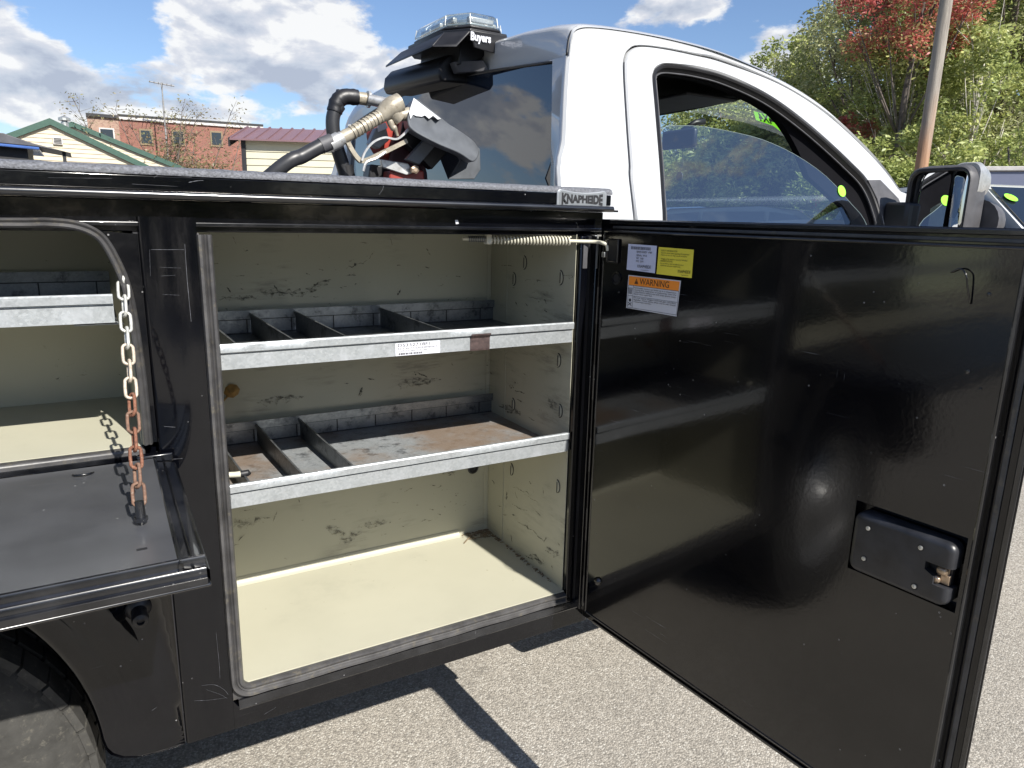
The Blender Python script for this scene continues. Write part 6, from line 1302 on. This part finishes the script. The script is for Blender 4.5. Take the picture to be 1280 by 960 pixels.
# ------------------------------------------------------------------ vehicles beyond
def car(name, base, heading, col, label, scale=1.0, height=1.0, cat='car', sticker=False, rough=0.25):
    """heading: unit vector to the front"""
    root = empty(name, base, label, cat, 'vehicles parked beyond the truck'); fx = Vector(heading).normalized(); fy = Vector((-fx.y, fx.x, 0))
    pm = simple(name + '_paint_' + label.split()[0] + str(random.randint(0, 99)), col, rough, var=0.02, scale=1, coat=0.7)
    def Wp(x, y, z): return fx * (x * scale) + fy * (y * scale) + UZ * (z * scale * height)
    low = [(-2.28, .35), (-2.32, .62), (-2.24, .98), (-1.2, 1.02), (0.9, 1.0), (1.3, 0.98), (2.05, .86), (2.28, .68), (2.30, .42), (2.2, .26), (-2.1, .26)]
    q = MB()
    for yy in (0,): pass
    q.grid([[Wp(x * .985, y, .6 + (z - .6) * s) for x, z in low] for y, s in ((-.80, .80), (-.88, .93), (-.90, 1.0 - .0), (-.62, 1.03), (0, 1.045), (.62, 1.03), (.90, 1.0), (.88, .93), (.80, .80))], close=True)
    body = q.build('body', pm, root, smooth='auto', local=True); n = len(low)
    q = MB(); q.f = []; q.prism([Wp(x * .985, -.80, .6 + (z - .6) * .8) for x, z in low], fy * (1.6 * scale)); q.build('body_core', pm, root, local=True)
    cab_ = [(-2.10, .99), (-1.88, 1.45), (-1.6, 1.60), (-0.2, 1.66), (0.35, 1.60), (1.28, 1.0)]
    q = MB(); q.grid([[Wp(x, s * (.86 - .20 * max(0, z - 1.0) / .65), z) for x, z in cab_] for s in (-1, -.6, 0, .6, 1)]); q.prism([Wp(x, -.66 , z - .01) for x, z in cab_], fy * (1.32 * scale)); q.build('roof', pm, root, smooth='auto', local=True)
    for s in (-1, 1):
        for (a, b, c_, d_) in [((-1.95, 1.03), (-1.70, 1.50), (-1.12, 1.56), (-1.15, 1.03)), ((-1.08, 1.03), (-1.05, 1.56), (-.12, 1.575), (-.10, 1.03)), ((-.03, 1.03), (-.05, 1.575), (.30, 1.53), (1.05, 1.03))]:
            q = MB(); q.prism([Wp(x, s * (.868 - .20 * (z - 1.0) / .65), z) for x, z in (a, b, c_, d_)], fy * (0.004 * s)); q.build('side_window', 'carglass', root, local=True)
        q = MB(); q.prism([Wp(.92, s * .90, 1.0), Wp(.92, s * 1.06, 1.02), Wp(.92, s * 1.06, 1.16), Wp(.92, s * .90, 1.16)], -fx * .12 * scale); q.build('wing_mirror', 'plastic', root, local=True, bevel=.02)
        q = MB(); q.prism([Wp(2.18, s * .86, .62), Wp(2.24, s * .55, .62), Wp(2.22, s * .55, .80), Wp(2.02, s * .88, .82)], fx * .03 * scale + UZ * 0.01); q.build('headlight', 'lens', root, local=True)
        q = MB(); q.prism([Wp(-2.28, s * .86, .80), Wp(-2.31, s * .62, .80), Wp(-2.29, s * .62, .98), Wp(-2.2, s * .88, .98)], -fx * .03 * scale); q.build('tail_light', 'red', root, local=True)
        for wx in (-1.42, 1.40):
            q = MB(); c0 = Wp(wx, s * .74, 0) + UZ * .34 * scale; q.lathe(c0, fy * s, [(.20 * scale, 0), (.33 * scale, 0.0), (.345 * scale, .03 * scale), (.345 * scale, .15 * scale), (.32 * scale, .175 * scale), (.22 * scale, .17 * scale)], 24); wheel = q.build('wheel', 'tyred', root, smooth='auto', local=True)
            q = MB(); q.lathe(c0 + fy * s * .16 * scale, fy * s, [(.215 * scale, .012), (.18 * scale, -.02 * scale), (.06 * scale, .01 * scale), (0, .012)], 16, caps=False); q.build('rim', 'hub', wheel, smooth='auto', local=True)
    q = MB(); q.prism([Wp(.42, -.66, 1.585), Wp(.42, .66, 1.585), Wp(1.235, .80, 1.045), Wp(1.235, -.80, 1.045)], UZ * .012); q.build('windscreen', 'carglass', root, local=True)
    q = MB(); q.prism([Wp(-2.115, -.66, 1.03), Wp(-2.115, .66, 1.03), Wp(-1.91, .60, 1.44), Wp(-1.91, -.60, 1.44)], -fx * .012); q.build('rear_window', 'carglass', root, local=True)
    if sticker:
        c = Wp(.62, -.58, 1.462) + UZ * .02 + fx * .008; nn = (fx * .55 + UZ * .83).normalized(); q = MB(); q.lathe(c, nn, [(.075 * scale, 0), (.075 * scale, .003)], 20); q.build('round_window_sticker', 'green', root, local=True)
    return root
def dirpx(px, turn): 
    a = raydir(px, 250); a = Vector((a.x, a.y, 0)).normalized(); c, s = math.cos(turn), math.sin(turn); return Vector((a.x * c - a.y * s, a.x * s + a.y * c, 0))
sb_ = gp(1262, 12.4); car('parked_suv', sb_, dirpx(1262, R(-132)), (0.68, 0.70, 0.72), 'white SUV with a round green sticker on its windscreen, right of the side mirror', sticker=True, scale=1.16, height=1.05)
car('parked_car', gp(905, 13), dirpx(905, R(-100)), (0.10, 0.16, 0.28), 'dark blue car seen low through the cab window', height=1.0)
car('parked_car', gp(990, 12), dirpx(990, R(-105)), (0.05, 0.07, 0.10), 'near black car seen low through the windscreen', height=1.0)
car('parked_car', gp(160, 15), dirpx(160, R(-80)), (0.25, 0.26, 0.27), 'grey car whose roof just shows over the bed rail before the gabled house', height=1.02)
# box trailer behind the SUV
to_, trt, taw = frame_at(1205, 230, 16.5, R(8)); TR = empty('box_trailer', to_ + trt * 3 + taw, 'blue grey box trailer standing behind the white SUV', 'trailer')
tz = far(1215, 208, 16.5).z
q = MB(); bx_(q, to_, trt, taw, 0.0, 6.5, 0, 2.2, 0.55, tz - .09); q.build('box', simple('blue_grey_trailer_skin', (0.15, 0.165, 0.235), .4, var=.03, scale=1), TR, bevel=.02)
q = MB(); bx_(q, to_, trt, taw, -0.03, 6.53, -0.035, 2.23, tz - .0895, tz); q.build('roof_rail', 'coping', TR, bevel=.02)
for k in range(9):
    q = MB(); bx_(q, to_, trt, taw, .35 + k * .7, .37 + k * .7, -.012, -.001, .6, tz - .10); q.build('panel_joint', 'alu', TR)
for k in (2.9, 3.8):
    q = MB(); q.lathe(to_ + trt * k + UZ * .34 - taw * .02, taw, [(.2, 0), (.34, 0), (.34, .2), (.2, .2)], 20); q.build('wheel', 'tyred', TR, smooth='auto')
# toolbox with a glossy blue lid on the far rail
tb = Vector(at(0, 190, 1, 2.15)); TBX = empty('tool_box', (tb.x - .15, 2.2, 1.36), 'black tool box with a glossy blue lid at the far left of the bed', 'tool box')
q = MB(); q.prism([(tb.x - .6, 2.1, 1.585), (tb.x + .09, 2.1, 1.575), (tb.x + .09, 2.1, 1.62), (tb.x - .6, 2.1, 1.655)], (0, .35, 0)); q.build('box', 'dark', TBX)
q = MB(); q.prism([(tb.x - .62, 2.06, 1.664), (tb.x + .13, 2.06, 1.628), (tb.x + .13, 2.06, 1.618), (tb.x - .62, 2.06, 1.652)], (0, .42, 0)); q.build('lid', simple('glossy_blue_lid', (.05, .11, .32), .12, coat=1), TBX, bevel=.003)
q = MB(); q.prism([(tb.x - .62, 2.12, 1.69), (tb.x + .02, 2.12, 1.675), (tb.x + .11, 2.12, 1.645), (tb.x + .23, 2.12, 1.617), (tb.x + .12, 2.12, 1.633), (tb.x - .62, 2.12, 1.668)], (0, .3, 0)); q.build('visor', 'plasticgrey', TBX, bevel=.003)
for dx_ in (.05, .20):
    q = MB(); q.box(tb.x + dx_, tb.x + dx_ + .012, 2.14, 2.152, 1.0, 1.622); q.build('leg', 'dark', TBX)
# what stands on the camera's side, seen only as reflections in paint and glass
for k, (x, y, h_, r_, mt_) in enumerate([(-9, -22, 7, 3.4, 'greenleaf'), (-16, -15, 8, 3.6, 'darkleaf'), (4, -26, 7.5, 3.5, 'willow'), (14, -24, 8, 3.8, 'darkleaf'), (22, -16, 8.5, 3.8, 'greenleaf'), (-22, 2, 5.2, 3.2, 'willow'), (-26, 13, 6.0, 3.6, 'greenleaf')]):
    tree('green_tree', Vector((x, y, 0)), h_, r_, mt_, ['leftmost tall tree beyond the hedge behind the photographer', 'dark tree past the left end of the hedge', 'tree beyond the middle of the hedge', 'dark tree beyond the right half of the hedge', 'tree past the right end of the hedge', 'low grey green tree behind the truck tail', 'low green tree far behind the truck tail'][k], n=5000, size=0.2, clumps=50, z0=.05, group='trees on the near side of the yard')
gable_house_dir = None
hb, hr, ha = Vector((-13.5, 7.5, 0)), Vector((0, 1, 0)), Vector((-1, 0, 0))
HS = empty('cream_garage', hb + ha * 2, 'pale green garage reflected in the rear window of the cab', 'garage')
q = MB(); bx_(q, hb, hr, ha, -2.5, 2.5, 0, 5, 0, 2.5); q.build('wall', simple('pale_green_siding', (.5, .55, .38), .6), HS)
q = MB(); q.prism([hb - hr * 2.8 + UZ * 2.5, hb + hr * 2.8 + UZ * 2.5, hb + UZ * 3.3], ha * 5.2); q.build('roof', 'shingle', HS)
cen = []
for k in range(420): cen.append([random.uniform(-16, 20), random.uniform(-12.0, -9.3), random.uniform(0.15, 3.1)])
cen = np.array(cen); v = leaves(cen, np.full(len(cen), .75), np.full(len(cen), 60), 0.12, 0.9, 0)
o = leafmesh('hedge', v, 'darkleaf', None); tag(o, 'dark hedge along the near side of the yard behind the photographer', 'hedge')  # unseen leafy row, added to darken reflections in the black paint
# overhead wires
for k, dz in enumerate((0.0, 0.55)):
    a = ptop + UZ * (-.3 - dz); b = Vector((a.x - 34, a.y - 14, a.z + 0.5)); q = MB(); q.tube([a.lerp(b, s) + UZ * (-1.2 * math.sin(math.pi * s)) for s in np.linspace(0, 1, 24)], 0.012, 5)
    tag(q.build('overhead_wire', 'ink', None), ['upper', 'lower'][k] + ' black overhead wire strung from the top of the leaning utility pole', 'wire')
